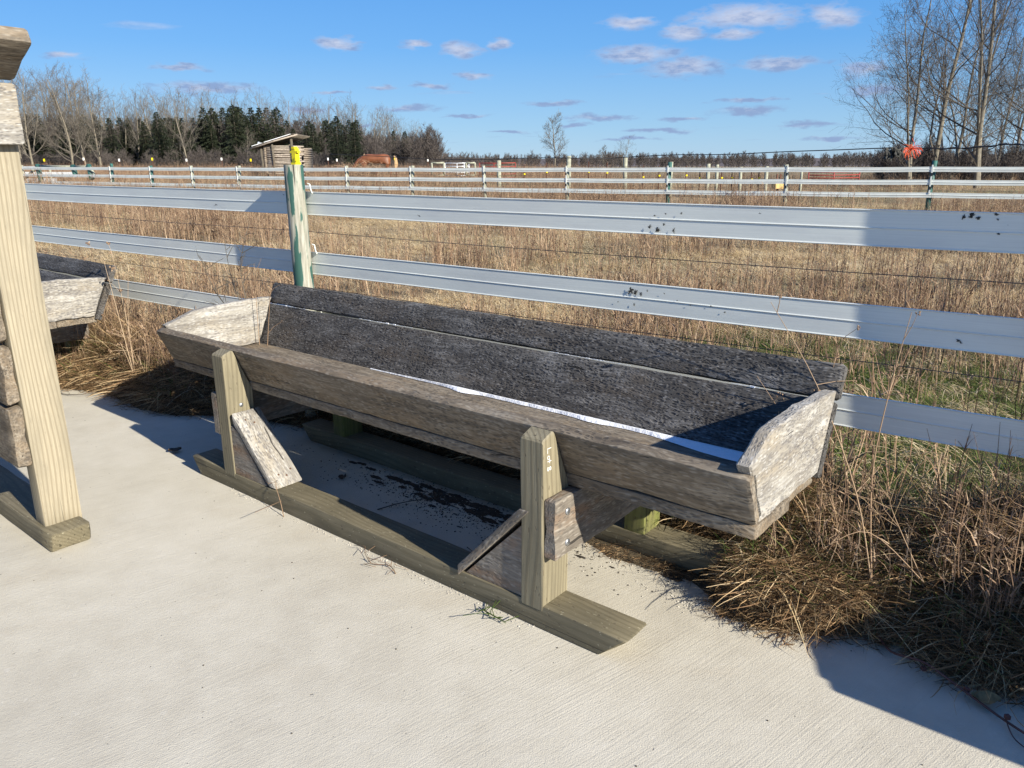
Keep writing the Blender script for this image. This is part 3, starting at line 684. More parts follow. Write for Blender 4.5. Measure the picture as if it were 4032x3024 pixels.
for i, (s_, z_, w_, h_) in enumerate(((-1.405, 1.251, .010, .010), (-1.44, 1.262, .006, .008), (-1.375, 1.275, .005, .004), (-1.33, 1.25, .004, .011), (-1.42, 1.31, .004, .004), (-1.37, 1.318, .005, .003), (-1.30, 1.322, .004, .004), (-0.262, 1.338, .012, .008), (-0.285, 1.333, .006, .008), (-0.243, 1.331, .007, .006), (-0.192, 1.345, .007, .004), (-0.186, 1.328, .004, .003), (-0.178, 1.282, .005, .003),
        (-1.520, 0.985, .014, .012), (-1.495, 0.979, .012, .010), (-1.47, 0.974, .008, .008), (-1.44, .99, .003, .006), (-1.36, .985, .003, .003), (-1.50, 0.925, .004, .007), (-1.24, .945, .003, .003), (-1.09, .93, .004, .003), (-1.15, .95, .003, .003), (-0.248, .911, .006, .004), (-0.238, .905, .004, .004), (-1.58, .93, .003, .003), (-1.30, .96, .003, .003))):
    scuff(s_, z_, w_, h_, i+1)
for i, s in enumerate((-11.0, -7.33, -3.632, 0.10, 3.8)):
    g = Geo(); zt = 1.54 if i != 3 else 1.80; k = 24; r = 0.056; lean = 0.0
    pts = [(s+3.7+lean*t, -r-0.004+0.006*math.sin(t*5), -0.15+(zt+0.15)*t) for t in [j/k for j in range(k+1)]]
    g.tube(pts, [r*(1.03-0.05*j/k)*(1+0.02*mn.noise(Vector((j*.4, i*3, 0)))) for j in range(k+1)], 28)
    # own axes: X up, so that grain runs along X
    V = [(v[2], v[1], -v[0]) for v in g.V]
    o = mesh_obj('post', V, g.F, M['peel'], fence, smooth=True); o.matrix_local = Matrix(((0, 0, -1, 0), (0, 1, 0, 0), (1, 0, 0, 0), (0, 0, 0, 1)))
    try: o.data.set_sharp_from_angle(angle=RAD(40))
    except Exception: pass
    if i == 2:
        g = Geo(); c = Vector((s+3.7+0.012, -0.055, zt))
        g.box(c+Vector((0, 0, 0.045)), (0.016, 0.014, 0.045)); g.box(c+Vector((0.002, -0.004, 0.070)), (0.032, 0.010, 0.005)); g.box(c+Vector((0.018, -0.012, 0.03)), (0.006, 0.008, 0.012))
        g.box(c+Vector((0, -0.004, 0.092)), (0.012, 0.012, 0.006)); g.box(c+Vector((-0.002, 0.0, 0.006)), (0.021, 0.018, 0.006))
        g.build('insulator', M['yellow'], fence)
    for z in (1.350, 1.006, 0.658):
        g = Geo(); zz = z-0.0115*s
        g.tube([(s+3.7+0.050, -0.02, zz+0.045), (s+3.7+0.060, -0.010, zz+0.04), (s+3.7+0.062, -0.007, zz+0.01), (s+3.7+0.076, -0.009, zz-0.012)], 0.004, 6)
        g.build('rail_bracket', M['rail'], fence, True)
for zz in (1.118, 0.785):
    g = Geo(); pts = []
    for k in range(90):
        s = -12+16.6*k/89; ph = ((s+3.75) % 3.75)/3.75
        pts.append((s+3.7, 0.03+0.004*math.sin(s*3), zz-0.0115*s-0.02*4*ph*(1-ph)*0.4+0.002*mn.noise(Vector((s*2, zz, 0)))))
    g.tube(pts, 0.0017, 5); g.build('wire', M['wire'], fence)

# ------------------------------------------------------------------ far fence
def Zt(t): return 1/(0.0376+0.0192*t)
def at(px_, py_, Z): return CAM + px_dir(px_, py_)*Z
def line_pt(u): t = (u-2016)/3022; P_ = at(u, 662, Zt(t)); return Vector((P_.x, P_.y, 0))
ff = empty('rail_fence', line_pt(2230), 0, 'far fence of three white rails running across the dry field', 'fence')
fo = ff.location.copy()
A0 = line_pt(431); A1 = line_pt(3672); fd = (A1-A0).normalized(); fnrm = Vector((-fd.y, fd.x, 0))
def ztop(P_):
    f = (P_-A0).dot(fd)/(A1-A0).length
    return 1.80-0.30*min(1, f*1.05)**0.9 if f >= 0 else 1.80-f*0.9*0.30
def zrail(P_): f = (P_-A0).dot(fd)/(A1-A0).length; return 1.80 + (-0.42*f + 0.10*f*f if f > 0 else -0.42*f)
postu = [-420, -60, 85, 431, 588, 751, 931, 1150, 1361, 1614, 1904, 2230, 2630, 3101, 3672, 4330]
pp = [line_pt(u) for u in postu]
for k in range(3):
    g = Geo(); pts = []
    for i in range(len(pp)-1):
        for j in range(4):
            q = pp[i].lerp(pp[i+1], j/4); pts.append((q, zrail(q)-0.34*k-0.012*math.sin(math.pi*j/4)))
    pts.append((pp[-1], zrail(pp[-1])-0.34*k))
    for i in range(len(pts)-1):
        (a, za), (b_, zb) = pts[i], pts[i+1]
        for (n0, z0, n1, z1) in ((-.004, 0, -.004, -.05), (-.004, -.05, -.014, -.0665), (-.014, -.0665, -.004, -.083), (-.004, -.083, -.004, -.133)):
            g.face([a+fnrm*n0-fo+Vector((0, 0, za+z0)), b_+fnrm*n0-fo+Vector((0, 0, zb+z0)), b_+fnrm*n1-fo+Vector((0, 0, zb+z1)), a+fnrm*n1-fo+Vector((0, 0, za+z1))])
        g.face([a+fnrm*.004-fo+Vector((0, 0, za)), b_+fnrm*.004-fo+Vector((0, 0, zb)), b_+fnrm*.004-fo+Vector((0, 0, zb-.133)), a+fnrm*.004-fo+Vector((0, 0, za-.133))])
        g.face([a-fnrm*.004-fo+Vector((0, 0, za)), b_-fnrm*.004-fo+Vector((0, 0, zb)), b_+fnrm*.004-fo+Vector((0, 0, zb)), a+fnrm*.004-fo+Vector((0, 0, za))])
    g.build('rail', M['rail_far'], ff)
for i, q in enumerate(pp):
    if i < 2: continue
    z = zrail(q); lean = 0.06*math.sin(i*2.3)
    g = Geo(); b0 = q+fnrm*0.09-fo
    g.tube([b0+Vector((0, 0, H(q.x, q.y)-0.1)), b0+Vector((lean*.3, 0, z-0.5)), b0+Vector((lean, 0, z+(0.16 if postu[i] in (2630, 3672, 431) else 0.07)))], 0.065, 10)
    g.build('post', M['green_paint'] if i in (3, 4, 12, 14) else M['grey_post'], ff, True)
    g = Geo()
    g.box(q-fnrm*0.012-fo+Vector((0, 0, z-0.33)), (0.020, 0.010, 0.38), Matrix.Rotation(math.atan2(fd.y, fd.x), 3, 'Z'))
    g.build('rail_cover', M['rail_far'], ff)
    if i >= 3:
        for zz in (-0.20, -0.56):
            g = Geo(); g.box(q-fnrm*0.028-fo+Vector((0, 0, z+zz)), (0.022, 0.010, 0.04), Matrix.Rotation(math.atan2(fd.y, fd.x), 3, 'Z')); g.build('clamp', M['black'], ff)

# corner brace assembly at far left
cb = empty('brace_fence', line_pt(200), 0, 'green corner posts with grey timber braces at the far left', 'fence')
co_ = cb.location.copy()
def zt_(u, y, Z=None):
    t = (u-2016)/3022; return at(u, y, Z or Zt(t)+0.3)
def pt_rel(u, y): p = zt_(u, y); return p-co_
for (u0, y0, u1, y1, m_) in ((148, 650, 163, 716, 'green_paint'), (286, 653, 298, 690, 'green_paint'), (349, 650, 362, 705, 'green_paint')):
    g = Geo(); g.tube([pt_rel(u0, y0), pt_rel(u1, y1)], 0.12, 10); g.build('post', M[m_], cb, True)
for (u0, y0, u1, y1) in ((88, 714, 150, 652), (156, 654, 288, 657), (292, 657, 352, 656), (353, 656, 376, 694)):
    g = Geo(); g.tube([pt_rel(u0, y0), pt_rel((u0+u1)/2, (y0+y1)/2+0.5), pt_rel(u1, y1)], 0.06, 8); g.build('brace', M['grey_post'], cb, True)
wf = empty('board_fence', line_pt(120), 0, 'bright white three board fence seen beyond the left corner posts', 'fence')
wo_ = wf.location.copy()
M['white_board'] = plain('white_painted_board', (0.82, 0.82, 0.80), 0.5, var=0.03)
for (y0, y1, ue) in ((655, 666, 150), (677, 688, 286), (702, 713, 222)):
    g = Geo(); a = at(-200, y0, 43)-wo_; b_ = at(ue, y0, 40)-wo_; h_ = Vector((0, 0, -(y1-y0)*40/3022*1.04))
    th = Vector((0.0, 0.03, 0))
    g.face([a, b_, b_+h_, a+h_]); g.face([a+th, a+th+h_, b_+th+h_, b_+th]); g.face([a, a+th, b_+th, b_]); g.face([b_, b_+th, b_+th+h_, b_+h_])
    g.build('board', M['white_board'], wf)
for u in (60, 200):
    q = at(u, 690, 41.3); g = Geo(); g.tube([Vector((q.x, q.y, H(q.x, q.y)-0.1))-wo_, Vector((q.x, q.y, at(u, 655, 41.3).z))-wo_], 0.06, 8); g.build('post', M['grey_post'], wf, True)

# ------------------------------------------------------------------ paddock fence beyond, with posts, steel posts and wires
pf = empty('wire_fence', (at(2240, 700, 34).x, at(2240, 700, 34).y, 0), 0, 'wire paddock fence with round grey posts and rusty steel posts', 'fence')
po = pf.location.copy()
def Zp(u): return 36.5 - (u-1600)*0.0022
def zgr(p): return Vector((p.x, p.y, H(p.x, p.y)))
for (u, yt, r) in ((1964, 632, .105), (2240, 614, .105), (2463, 621, .095), (2643, 637, .09), (2790, 645, .085), (2825, 648, .07), (2918, 657, .07), (3020, 655, .08), (3158, 668, .05)):
    Z = Zp(u); a = at(u, yt, Z); g = Geo(); b_ = zgr(a)-Vector((0, 0, .15))
    g.tube([b_-po, (a+b_)/2-po, a-po], r, 10); g.build('round_post', M['grey_post'], pf, True)
tp = None
for (u, yt) in ((2064, 648), (2152, 640), (2318, 636), (2390, 640), (2533, 652), (2596, 652), (2703, 652), (2757, 654), (2843, 657), (2884, 660), (2961, 662), (2990, 662), (1480, 662), (1560, 664), (1290, 660), (1200, 661)):
    Z = Zp(u)+0.2; a = at(u, yt, Z); b_ = zgr(a)-Vector((0, 0, .1))
    g = Geo(); hh = (a-b_).length
    g.box((0, 0, hh/2), (0.022, 0.006, hh/2)); g.box((0, -0.015, hh/2), (0.006, 0.016, hh/2))
    st = g.build('steel_post', M['rusty'], pf); st.location = b_-po
    g = Geo(); g.box((0.02, -0.04, hh-0.42-0.1*rnd.random()), (0.035, 0.03, 0.035)); g.build('insulator', M['yellow'], st)
for (dy, z0) in ((40, 1.30), (80, 0.85), (120, 0.45)):
    g = Geo(); pts = []
    for u in range(900, 4300, 100):
        p = at(u, 662, Zp(u)); pts.append(Vector((p.x, p.y, H(p.x, p.y)+z0))-po)
    g.tube(pts, 0.006, 3); g.build('wire', M['wire'], pf)
# far small fence line with white insulator caps
g = Geo(); pw_ = empty('stake_fence', (at(600, 670, 62).x, at(600, 670, 62).y, 0), 0, 'thin wire fence on stakes with pale insulators in front of the wood', 'fence'); qo = pw_.location.copy()
for i, u in enumerate([175, 330, 470, 600, 735, 873, 988, 1292, 1327, 1555, 1685, 1095]):
    a = at(u, 628 if i % 2 else 632, 60); b_ = zgr(a); g = Geo(); g.tube([b_-qo, a-qo], 0.025, 5); s_ = g.build('stake', M['rusty'], pw_)
    g = Geo(); g.box(a-qo+Vector((0, -.03, 0.03)), (0.05, 0.04, 0.10)); g.build('insulator', M['white_paint'] if i % 3 else M['yellow'], s_)
for hh in (0.9, 1.3):
    g = Geo(); pts = []
    for u in range(0, 1900, 80): p = at(u, 640, 60); pts.append(zgr(p)-qo+Vector((0, 0, hh)))
    g.tube(pts, 0.008, 3); g.build('wire', M['wire'], pw_)

# drooping black cable with rags and twine
g = Geo(); cpts = [(1300, 607, 40), (1500, 616, 39), (1640, 624, 38), (1800, 629, 37), (1950, 627, 36), (2090, 622, 35), (2240, 622, 34), (2350, 626, 34), (2463, 619, 33.8), (2640, 610, 32), (2850, 608, 30), (3100, 597, 27), (3300, 590, 25), (3490, 583, 23), (3600, 584, 22.5), (3720, 585, 22), (3840, 581, 21.5), (3960, 569, 21), (4032, 570, 20.5), (4250, 566, 20)]
def catmull(ps, k=6):
    out = []
    for i in range(len(ps)-1):
        p0, p1, p2, p3 = ps[max(i-1, 0)], ps[i], ps[i+1], ps[min(i+2, len(ps)-1)]
        for j in range(k):
            t = j/k; out.append(0.5*((2*p1)+(-p0+p2)*t+(2*p0-5*p1+4*p2-p3)*t*t+(-p0+3*p1-3*p2+p3)*t*t*t))
    out.append(ps[-1]); return out
cp = catmull([at(a, b_, c) for a, b_, c in cpts])
co0 = cp[40].copy(); cb_ = empty('cable', co0, 0, 'black cable drooping from post to post across the paddock', 'cable')
g.tube([p-co0 for p in cp], 0.018, 6); g.build('line', M['black'], cb_, True)
g = Geo(); tw = [p-co0+Vector((0.03*math.sin(i*1.3), 0, 0.03*math.cos(i*1.3))) for i, p in enumerate(cp) if i > 84]
g.tube(tw, 0.014, 5); g.build('twisted_line', M['black'], cb_, True)
def tangle(name, c, R, n, mat, label, cat, drop=0.5, wdt=0.012, seed=0):
    r = random.Random(seed); g = Geo()
    for i in range(n):
        a = r.random()*2*math.pi; p = Vector((0, 0, 0)); d = Vector((math.cos(a)*r.random(), math.sin(a)*.5, r.uniform(-.3, .9))).normalized(); pts = [p.copy()]
        for k in range(6):
            d = (d+Vector((r.uniform(-.4, .4), r.uniform(-.4, .4), -drop*0.35+r.uniform(-.3, .3)))).normalized(); p = p+d*R*0.28; pts.append(p.copy())
        g.tube(pts, wdt, 3, cap=False)
    o = g.build(name, mat); o.location = c; tag(o, label, cat); return o
tangle('twine_tangle', at(3590, 586, 22.3), 0.20, 46, M['orange'], 'orange twine tangle hanging from the black cable', 'twine', 0.7, 0.006, 3)
def ragmesh(c, label, s, seed):
    r = random.Random(seed); V = []; F = []; n = 9
    for i in range(n):
        for j in range(n):
            x = (i/(n-1)-.5)*s; z = -(j/(n-1))*s*1.35*(0.7+0.5*mn.noise(Vector((i*.7, seed, 0))))
            V.append((x*(1-.35*j/n)+.06*mn.noise(Vector((i*.5, j*.5, seed))), 0.12*mn.noise(Vector((i*.8, j*.4, seed+4))), z))
    F = [(i*n+j, (i+1)*n+j, (i+1)*n+j+1, i*n+j+1) for i in range(n-1) for j in range(n-1) if r.random() > .08]
    o = mesh_obj('rag', V, F, M['rag'], smooth=True); o.location = c; tag(o, label, 'rag')
    sm = o.modifiers.new('t', 'SOLIDIFY'); sm.thickness = 0.02
ragmesh(at(3506, 580, 22.0), 'dark ragged cloth hung on the cable, left one of two', 0.36, 3)
ragmesh(at(3540, 580, 21.9), 'smaller dark rag on the cable beside the orange twine', 0.28, 8)

# gates
def gate(name, label, corners, Z, mat, bars, r=0.028, cat='gate', uprights=(0, 1)):
    (u0, y0, u1, y1) = corners; c = at((u0+u1)/2, y1, Z); e = empty(name, (c.x, c.y, 0), 0, label, cat); o_ = e.location.copy()
    a = at(u0, y0, Z)-o_; b_ = at(u1, y0, Z)-o_; zb = at(u0, y1, Z).z
    for k in range(bars):
        z = a.z+(zb-a.z)*k/(bars-1); g = Geo(); g.tube([Vector((a.x, a.y, z)), Vector(((a.x+b_.x)/2, (a.y+b_.y)/2, z-0.02)), Vector((b_.x, b_.y, z))], r, 6); g.build('bar', mat, e, True)
    for f in uprights:
        q = a.lerp(b_, f); g = Geo(); g.tube([Vector((q.x, q.y, a.z)), Vector((q.x, q.y, zb))], r*1.1, 6); g.build('upright', mat, e, True)
    return e
gate('goal_frame', 'pale timber frame like a goal beside the white gate', (1700, 641, 1748, 690), 44, M['grey_post'], 2, 0.06, 'frame')
gate('field_gate', 'light tubular steel gate beyond the far fence', (1752, 642, 1846, 692), 44, M['gate_white'], 5, 0.03, uprights=(0, .5, .8, 1))
gate('field_gate', 'dark red tubular gate left of the tallest grey post', (1888, 642, 2030, 700), 46, M['gate_red'], 5, 0.03, uprights=(0, .4, 1))
gate('timber_frame', 'weathered timber frame next to the light steel gate', (1835, 641, 1870, 690), 43, M['grey_post'], 2, 0.055, 'frame')
gate('field_gate', 'long rusty red gate at the right beyond the far fence', (3185, 678, 3385, 724), 38, M['gate_red'], 5, 0.03, uprights=(0, .5, 1))
e = empty('hitch_rail', (at(2120, 660, 47).x, at(2120, 660, 47).y, 0), 0, 'dark weathered rail on slanting legs beyond the first grey post', 'rail'); eo = e.location.copy()
for pts in (((1965, 644), (2030, 643)), ((2030, 643), (2036, 664)), ((2010, 652), (2012, 690))):
    g = Geo(); g.tube([at(a, b_, 47)-eo for a, b_ in pts], 0.06, 6); g.build('timber', M['bark_dark'], e, True)
# yellow feed box and small chair by the right paddock
c = zgr(at(3063, 720, 37)); e = empty('feed_box', c, 0.2, 'yellowish plywood box with a dark opening in the right paddock', 'box')
g = Geo(); g.box((0, 0, 0.45), (0.22, 0.2, 0.13)); g.build('box', M['tawny'], e)
g = Geo(); g.box((-0.1, -0.05, 0.8), (0.03, 0.03, 0.2)); g.box((0.14, 0.05, 0.8), (0.03, 0.03, 0.2)); g.box((0.0, 0, 0.16), (0.05, 0.05, 0.16)); g.build('stand', M['rusty'], e)

# ------------------------------------------------------------------ log shelter
shc = zgr(at(1126, 690, 48)); SZ = 48/3022.
sh = empty('log_shelter', shc, 0, 'small log shelter with a slanting snow dusted roof before the wood', 'shelter')
def sp(u, y, dz=0.0):
    p = at(u, y, 48); return Vector((p.x-shc.x, dz, p.z-shc.z))
ylist = [577, 584, 592, 600, 609, 618, 627, 635, 643, 651, 659, 667, 675, 683]
for i, y in enumerate(ylist):
    ue = 1203 if i in (0, 2, 4, 7, 9, 11, 13) else 1192; us = 1050 + (i % 3)*3
    g = Geo(); r0 = 0.050+0.016*((i*7) % 3)/2
    g.tube([sp(us, y+0.4*math.sin(i)), sp(1100, y+1.2*math.sin(i*2.1)), sp(1150, y), sp(ue, y+1.0*math.cos(i))], [r0, r0*.95, r0*.9, r0*.8], 9); g.build('log', M['log'], sh, True)
for i, y in enumerate(ylist[:13]):
    g = Geo(); g.tube([sp(1052, y+4, -0.10), sp(1040, y+4, 1.2), sp(1030, y+4, 2.4)], 0.075, 9); g.build('log', M['log_end'], sh, True)
for i, y in enumerate(ylist[1:13:1]):
    g = Geo(); g.tube([sp(1200, y+3, 0.1), sp(1196, y+3, 2.4)], 0.06, 8); g.build('log', M['log_end'], sh, True)
for i in range(12):
    y = ylist[i+1]; g = Geo(); g.tube([sp(1032, y, 2.4), sp(1196, y, 2.4)], 0.075, 6); g.build('log', M['log_end'], sh, True)
for (u, y0, dz, r) in ((1082, 558, -0.12, 0.07), (1158, 545, -0.12, 0.08), (1036, 578, 0.0, 0.09), (1127, 556, 1.2, 0.07)):
    g = Geo(); a = sp(u, y0, dz); g.tube([Vector((a.x, dz, -0.1)), Vector((a.x+0.03, dz, a.z/2)), a], r, 9); g.build('post', M['bark_dark'], sh, True)
# roof: sloping poles with boards and snow
RL = sp(1003, 587); RH = sp(1188, 531)
for k in range(7):
    y = -0.35+k*0.5; g = Geo(); g.tube([RL+Vector((0, y, 0)), (RL+RH)/2+Vector((0, y, 0.02)), RH+Vector((0, y, -0.02))], 0.05, 7); g.build('roof_pole', M['bark_dark'] if k else M['log'], sh, True)
RDv = (RH-RL).normalized(); up = Vector((-RDv.z, 0, RDv.x))
for k in range(9):
    t0 = 0.04+k*0.1; a = RL.lerp(RH, t0)+up*0.075; b_ = RL.lerp(RH, t0+0.094)+up*0.075
    g = Geo(); y0, y1 = -0.42+0.05*(k % 2), 2.9
    c8 = [a+Vector((0, y0, 0)), b_+Vector((0, y0, 0)), b_+Vector((0, y1, 0)), a+Vector((0, y1, 0))]; t8 = [p+up*0.03 for p in c8]
    for f in ((c8[::-1]), t8, [c8[0], c8[1], t8[1], t8[0]], [c8[1], c8[2], t8[2], t8[1]], [c8[2], c8[3], t8[3], t8[2]], [c8[3], c8[0], t8[0], t8[3]]): g.face(f)
    g.build('roof_board', M['bark_dark'], sh)
g = Geo()
for (ta, tb) in ((0.04, 0.16), (0.30, 0.62), (0.62, 0.86)):
    a = RL.lerp(RH, ta)+up*0.108; b_ = RL.lerp(RH, tb)+up*0.108; c8 = [a+Vector((0, -0.36, 0)), b_+Vector((0, -0.38, 0)), b_+Vector((0, 2.8, 0)), a+Vector((0, 2.8, 0))]; t8 = [p+up*0.035 for p in c8]
    for f in (t8, [c8[0], c8[1], t8[1], t8[0]], [c8[3], c8[0], t8[0], t8[3]], [c8[1], c8[2], t8[2], t8[1]]): g.face(f)
g.build('roof_snow', M['snow'], sh)
a = sp(1032, 569); g = Geo(); g.box(a+Vector((0, 0.2, 0)), (0.13, 0.12, 0.09)); g.box(a+Vector((-0.08, 0.1, 0.02)), (0.05, 0.1, 0.12), Matrix.Rotation(0.4, 3, 'Y')); g.build('roof_weight', M['gate_white'], sh)

# ------------------------------------------------------------------ trees
def bare_tree(seed, height=12.0, trunk_r=0.16, forks=1, spread=0.5, twig_w=0.012, levels=3, dens=1.0, start=0.25, droop=0.0, ribbon_level=2):
    r = random.Random(seed); T = Geo(); Cn = Geo()
    def grow(p, d, L, rad, lvl, tone):
        segs = {0: 9, 1: 6, 2: 4, 3: 3}.get(lvl, 2); pts = [p.copy()]; q = p.copy(); dirs = [d.copy()]
        for k in range(segs):
            wob = {0: .05, 1: .16, 2: .24}.get(lvl, .3)
            d = (d + Vector((r.gauss(0, wob), r.gauss(0, wob), r.gauss(0, wob*.6) + (0.10 if lvl else 0.03) - droop*(lvl > 1)))).normalized()
            q = q + d*(L/segs); pts.append(q.copy()); dirs.append(d.copy())
        rr = [rad*(1-0.78*k/segs) + (0.002 if lvl < 3 else 0) for k in range(segs+1)]
        if lvl == 0: rr[0] *= 1.3
        G_ = T if lvl == 0 else Cn
        if lvl < ribbon_level: G_.tube(pts, rr, 7 if lvl == 0 else 4, tone, cap=False)
        elif lvl == ribbon_level: G_.tube(pts, rr, 3, tone, cap=False)
        else:
            side = d.cross(Vector((r.gauss(0, 1), r.gauss(0, 1), r.gauss(0, 1)))).normalized()
            for k in range(segs):
                w0 = max(rr[k], twig_w*.35); w1 = max(rr[k+1], twig_w*.2)
                Cn.face([pts[k]-side*w0, pts[k]+side*w0, pts[k+1]+side*w1, pts[k+1]-side*w1], tone)
        if lvl >= levels: return
        nb = int({0: 16, 1: 10, 2: 7}.get(lvl, 4)*dens)
        for i in range(nb):
            t = (start + (0.97-start)*(i+r.random()*.8)/nb) if lvl == 0 else (0.15+0.85*(i+r.random())/nb)
            k = min(segs-1, int(t*segs)); f = t*segs-k; bp = pts[k].lerp(pts[k+1], min(1, f)); dd = dirs[k+1]
            ax = dd.cross(Vector((r.gauss(0, 1), r.gauss(0, 1), r.gauss(0, .6)))).normalized()
            ang = r.uniform(.45, .95)*(spread/0.5)**.5 if lvl == 0 else r.uniform(.4, .95)
            nd = (dd*math.cos(ang) + ax*math.sin(ang)).normalized()
            ln = L*({0: r.uniform(.28, .5)*(1.25-t*.75), 1: r.uniform(.3, .5)*(1.1-.4*t), 2: r.uniform(.35, .6)}.get(lvl, .5))
            br = (rad*(1-0.78*t))*({0: .42, 1: .5}.get(lvl, .55))
            grow(bp, nd, ln, max(br, twig_w*.4), lvl+1, min(1, max(0, tone+r.uniform(-.25, .25))))
    for s in range(forks):
        a = s*2*math.pi/forks+r.random(); ln = (0.0 if forks == 1 else 0.22)
        grow(Vector((0.12*s*math.cos(a), 0.12*s*math.sin(a), -0.1)), Vector((ln*math.cos(a), ln*math.sin(a), 1)).normalized(), height*(1 if s == 0 else r.uniform(.75, .95)), trunk_r*(1 if s == 0 else .7), 0, 0.5)
    return T, Cn
def tree_meshes(g2, mats):
    T, C_ = g2; out = []
    for nm, G_, mt in (('trunk', T, mats[0]), ('crown', C_, mats[1])):
        me = bpy.data.meshes.new(nm); me.from_pydata(G_.V, [], G_.F); me.materials.append(mt)
        a_ = me.attributes.new('tone', 'FLOAT', 'POINT'); a_.data.foreach_set('value', G_.T); me.update()
        if nm == 'trunk': me.polygons.foreach_set('use_smooth', [True]*len(me.polygons))
        out.append(me)
    return out
def put_tree(name, meshes, loc, rz, s, label, group=None, cat='tree', sz=None):
    e = empty(name, loc, rz, label, cat, group); e.scale = (s, s, sz or s)
    for nm, me in zip(('trunk', 'crown'), meshes): link(bpy.data.objects.new(nm, me), e)
    return e
wood_var = [tree_meshes(bare_tree(100+i, 12.5, 0.16, 1+(i % 3 == 2), 0.5+0.12*(i % 3), 0.022, 3, 0.8 if i % 2 else 0.95, 0.16+0.06*(i % 3), ribbon_level=1), (M['bark'], M['twig'])) for i in range(6)]
def conifer(seed, height=9.0, base=2.0):
    r = random.Random(seed); T = Geo(); C_ = Geo()
    T.tube([(0, 0, -.1), (0.04, 0, height*.5), (0, 0, height*.97)], [0.15, 0.09, 0.015], 6, .4, cap=False)
    n = 120
    for i in range(n):
        t = (i+r.random())/n; z = height*(0.10+0.88*t); L = base*1.15*(1-t)**0.8*r.uniform(.7, 1.15)+0.15
        a = i*2.399+r.uniform(-.3, .3); d = Vector((math.cos(a), math.sin(a), r.uniform(-.12, .22)))
        k = max(3, int(L/0.22)); tone = r.uniform(0.1, .9)
        for j in range(k):
            f = (j+1)/k; p = Vector((0, 0, z))+d*L*f+Vector((0, 0, -0.22*L*f*f))
            w_ = (0.16+0.50*(1-f)*min(1, L))*r.uniform(.7, 1.3)
            sd_ = Vector((-d.y, d.x, 0))
            for s_ in (-1, 1):
                e1 = p+sd_*s_*w_+d*w_*r.uniform(.1, .6)+Vector((0, 0, r.uniform(-.16, .02)))
                C_.face([p, p-d*0.17+Vector((0, 0, .04)), e1], min(1, max(0, tone+r.uniform(-.25, .25))))
            C_.face([p+Vector((0, 0, .05)), p+d*.18+Vector((0, 0, .02)), p+Vector((r.uniform(-.08, .08), r.uniform(-.08, .08), -r.uniform(.14, .34)))], tone*.6)
            C_.face([p, p+d*.16+Vector((r.uniform(-.1, .1), r.uniform(-.1, .1), .09)), p+sd_*r.uniform(-.16, .16)+Vector((0, 0, -.05))], tone)
    return T, C_
con_var = [tree_meshes(conifer(300+i, 9.0, 1.7+0.3*(i % 3)), (M['bark_dark'], M['needle'])) for i in range(4)]
def tree_at(u, Z, yb=None):
    p = at(u, 660, Z); return zgr(p)
r2 = random.Random(5)
# the wood behind the shelter: top outline read across the picture (px -> top y)
outl = [(-250, 290), (60, 300), (200, 320), (330, 300), (420, 370), (520, 380), (640, 400), (760, 385), (860, 385), (960, 420), (1090, 385), (1180, 420), (1270, 430), (1380, 415), (1480, 440), (1560, 460), (1650, 500), (1700, 560)]
def top_at(u):
    for i in range(len(outl)-1):
        if outl[i][0] <= u <= outl[i+1][0]:
            f = (u-outl[i][0])/(outl[i+1][0]-outl[i][0]); return outl[i][1]+(outl[i+1][1]-outl[i][1])*f
    return outl[0][1] if u < outl[0][0] else outl[-1][1]
def seg_of(u):
    for lim, nm in ((60, 'hidden behind or beside the tall feeder'), (250, 'between the tall feeder and the first green post'), (440, 'above the green corner posts'), (700, 'midway between the green posts and the spruces'), (1000, 'left of the log shelter'), (1230, 'straight behind the log shelter'), (1410, 'between the log shelter and the horse'), (1600, 'right behind the horse')):
        if u < lim: return nm
    return 'at the thin right end past the horse'
us = sorted([-240+i*22+r2.uniform(-12, 12) for i in range(88)])
for i, u in enumerate(us):
    Z = 92+abs(u)*0.02+r2.uniform(-8, 14); p = tree_at(u, Z); yt = top_at(u)+(r2.uniform(-10, 50) if (u < 550 or i % 3) else r2.uniform(-28, 5))
    h = at(u, yt, Z).z-p.z; s = h/12.6
    sg = seg_of(u); put_tree('bare_tree', wood_var[i % 6], p, r2.uniform(0, 6.28), s, 'grey leafless tree of the wood, '+sg, 'bare trees of the wood '+sg)
ci = 0
for (a, b_, n, y0, y1) in ((130, 420, 20, 440, 580), (420, 820, 34, 455, 560), (820, 1130, 26, 415, 500), (1130, 1290, 10, 465, 520), (1290, 1430, 10, 462, 500), (1530, 1620, 2, 505, 600)):
    for k in range(n):
        u = a+(b_-a)*(k+.5)/n+r2.uniform(-8, 8); Z = 99+r2.uniform(-4, 16); p = tree_at(u, Z)
        yt = r2.uniform(y0, y1) if k % 3 else y0+8; h = at(u, yt, Z).z-p.z
        sg = seg_of(u); put_tree('spruce_tree', con_var[ci % 4], p, r2.uniform(0, 6.28), h/9.0, 'dark green spruce of the wood, '+sg, 'spruces of the wood '+sg); ci += 1
# named spruces that stand out
for (u, yt, Z, lb) in ((940, 412, 88, 'tall dark spruce left of the log shelter, highest of its clump'), (1336, 455, 88, 'dark spruce with a clear pointed top right of the log shelter'), (1404, 478, 84, 'rightmost well shaped spruce, just left of the horse'), (640, 440, 90, 'narrow spruce rising among bare trees above the far left of the shelter')):
    p = tree_at(u, Z); h = at(u, yt, Z).z-p.z; put_tree('spruce_tree', con_var[ci % 4], p, ci, h/9.0, lb, 'spruces of the wood'); ci += 1
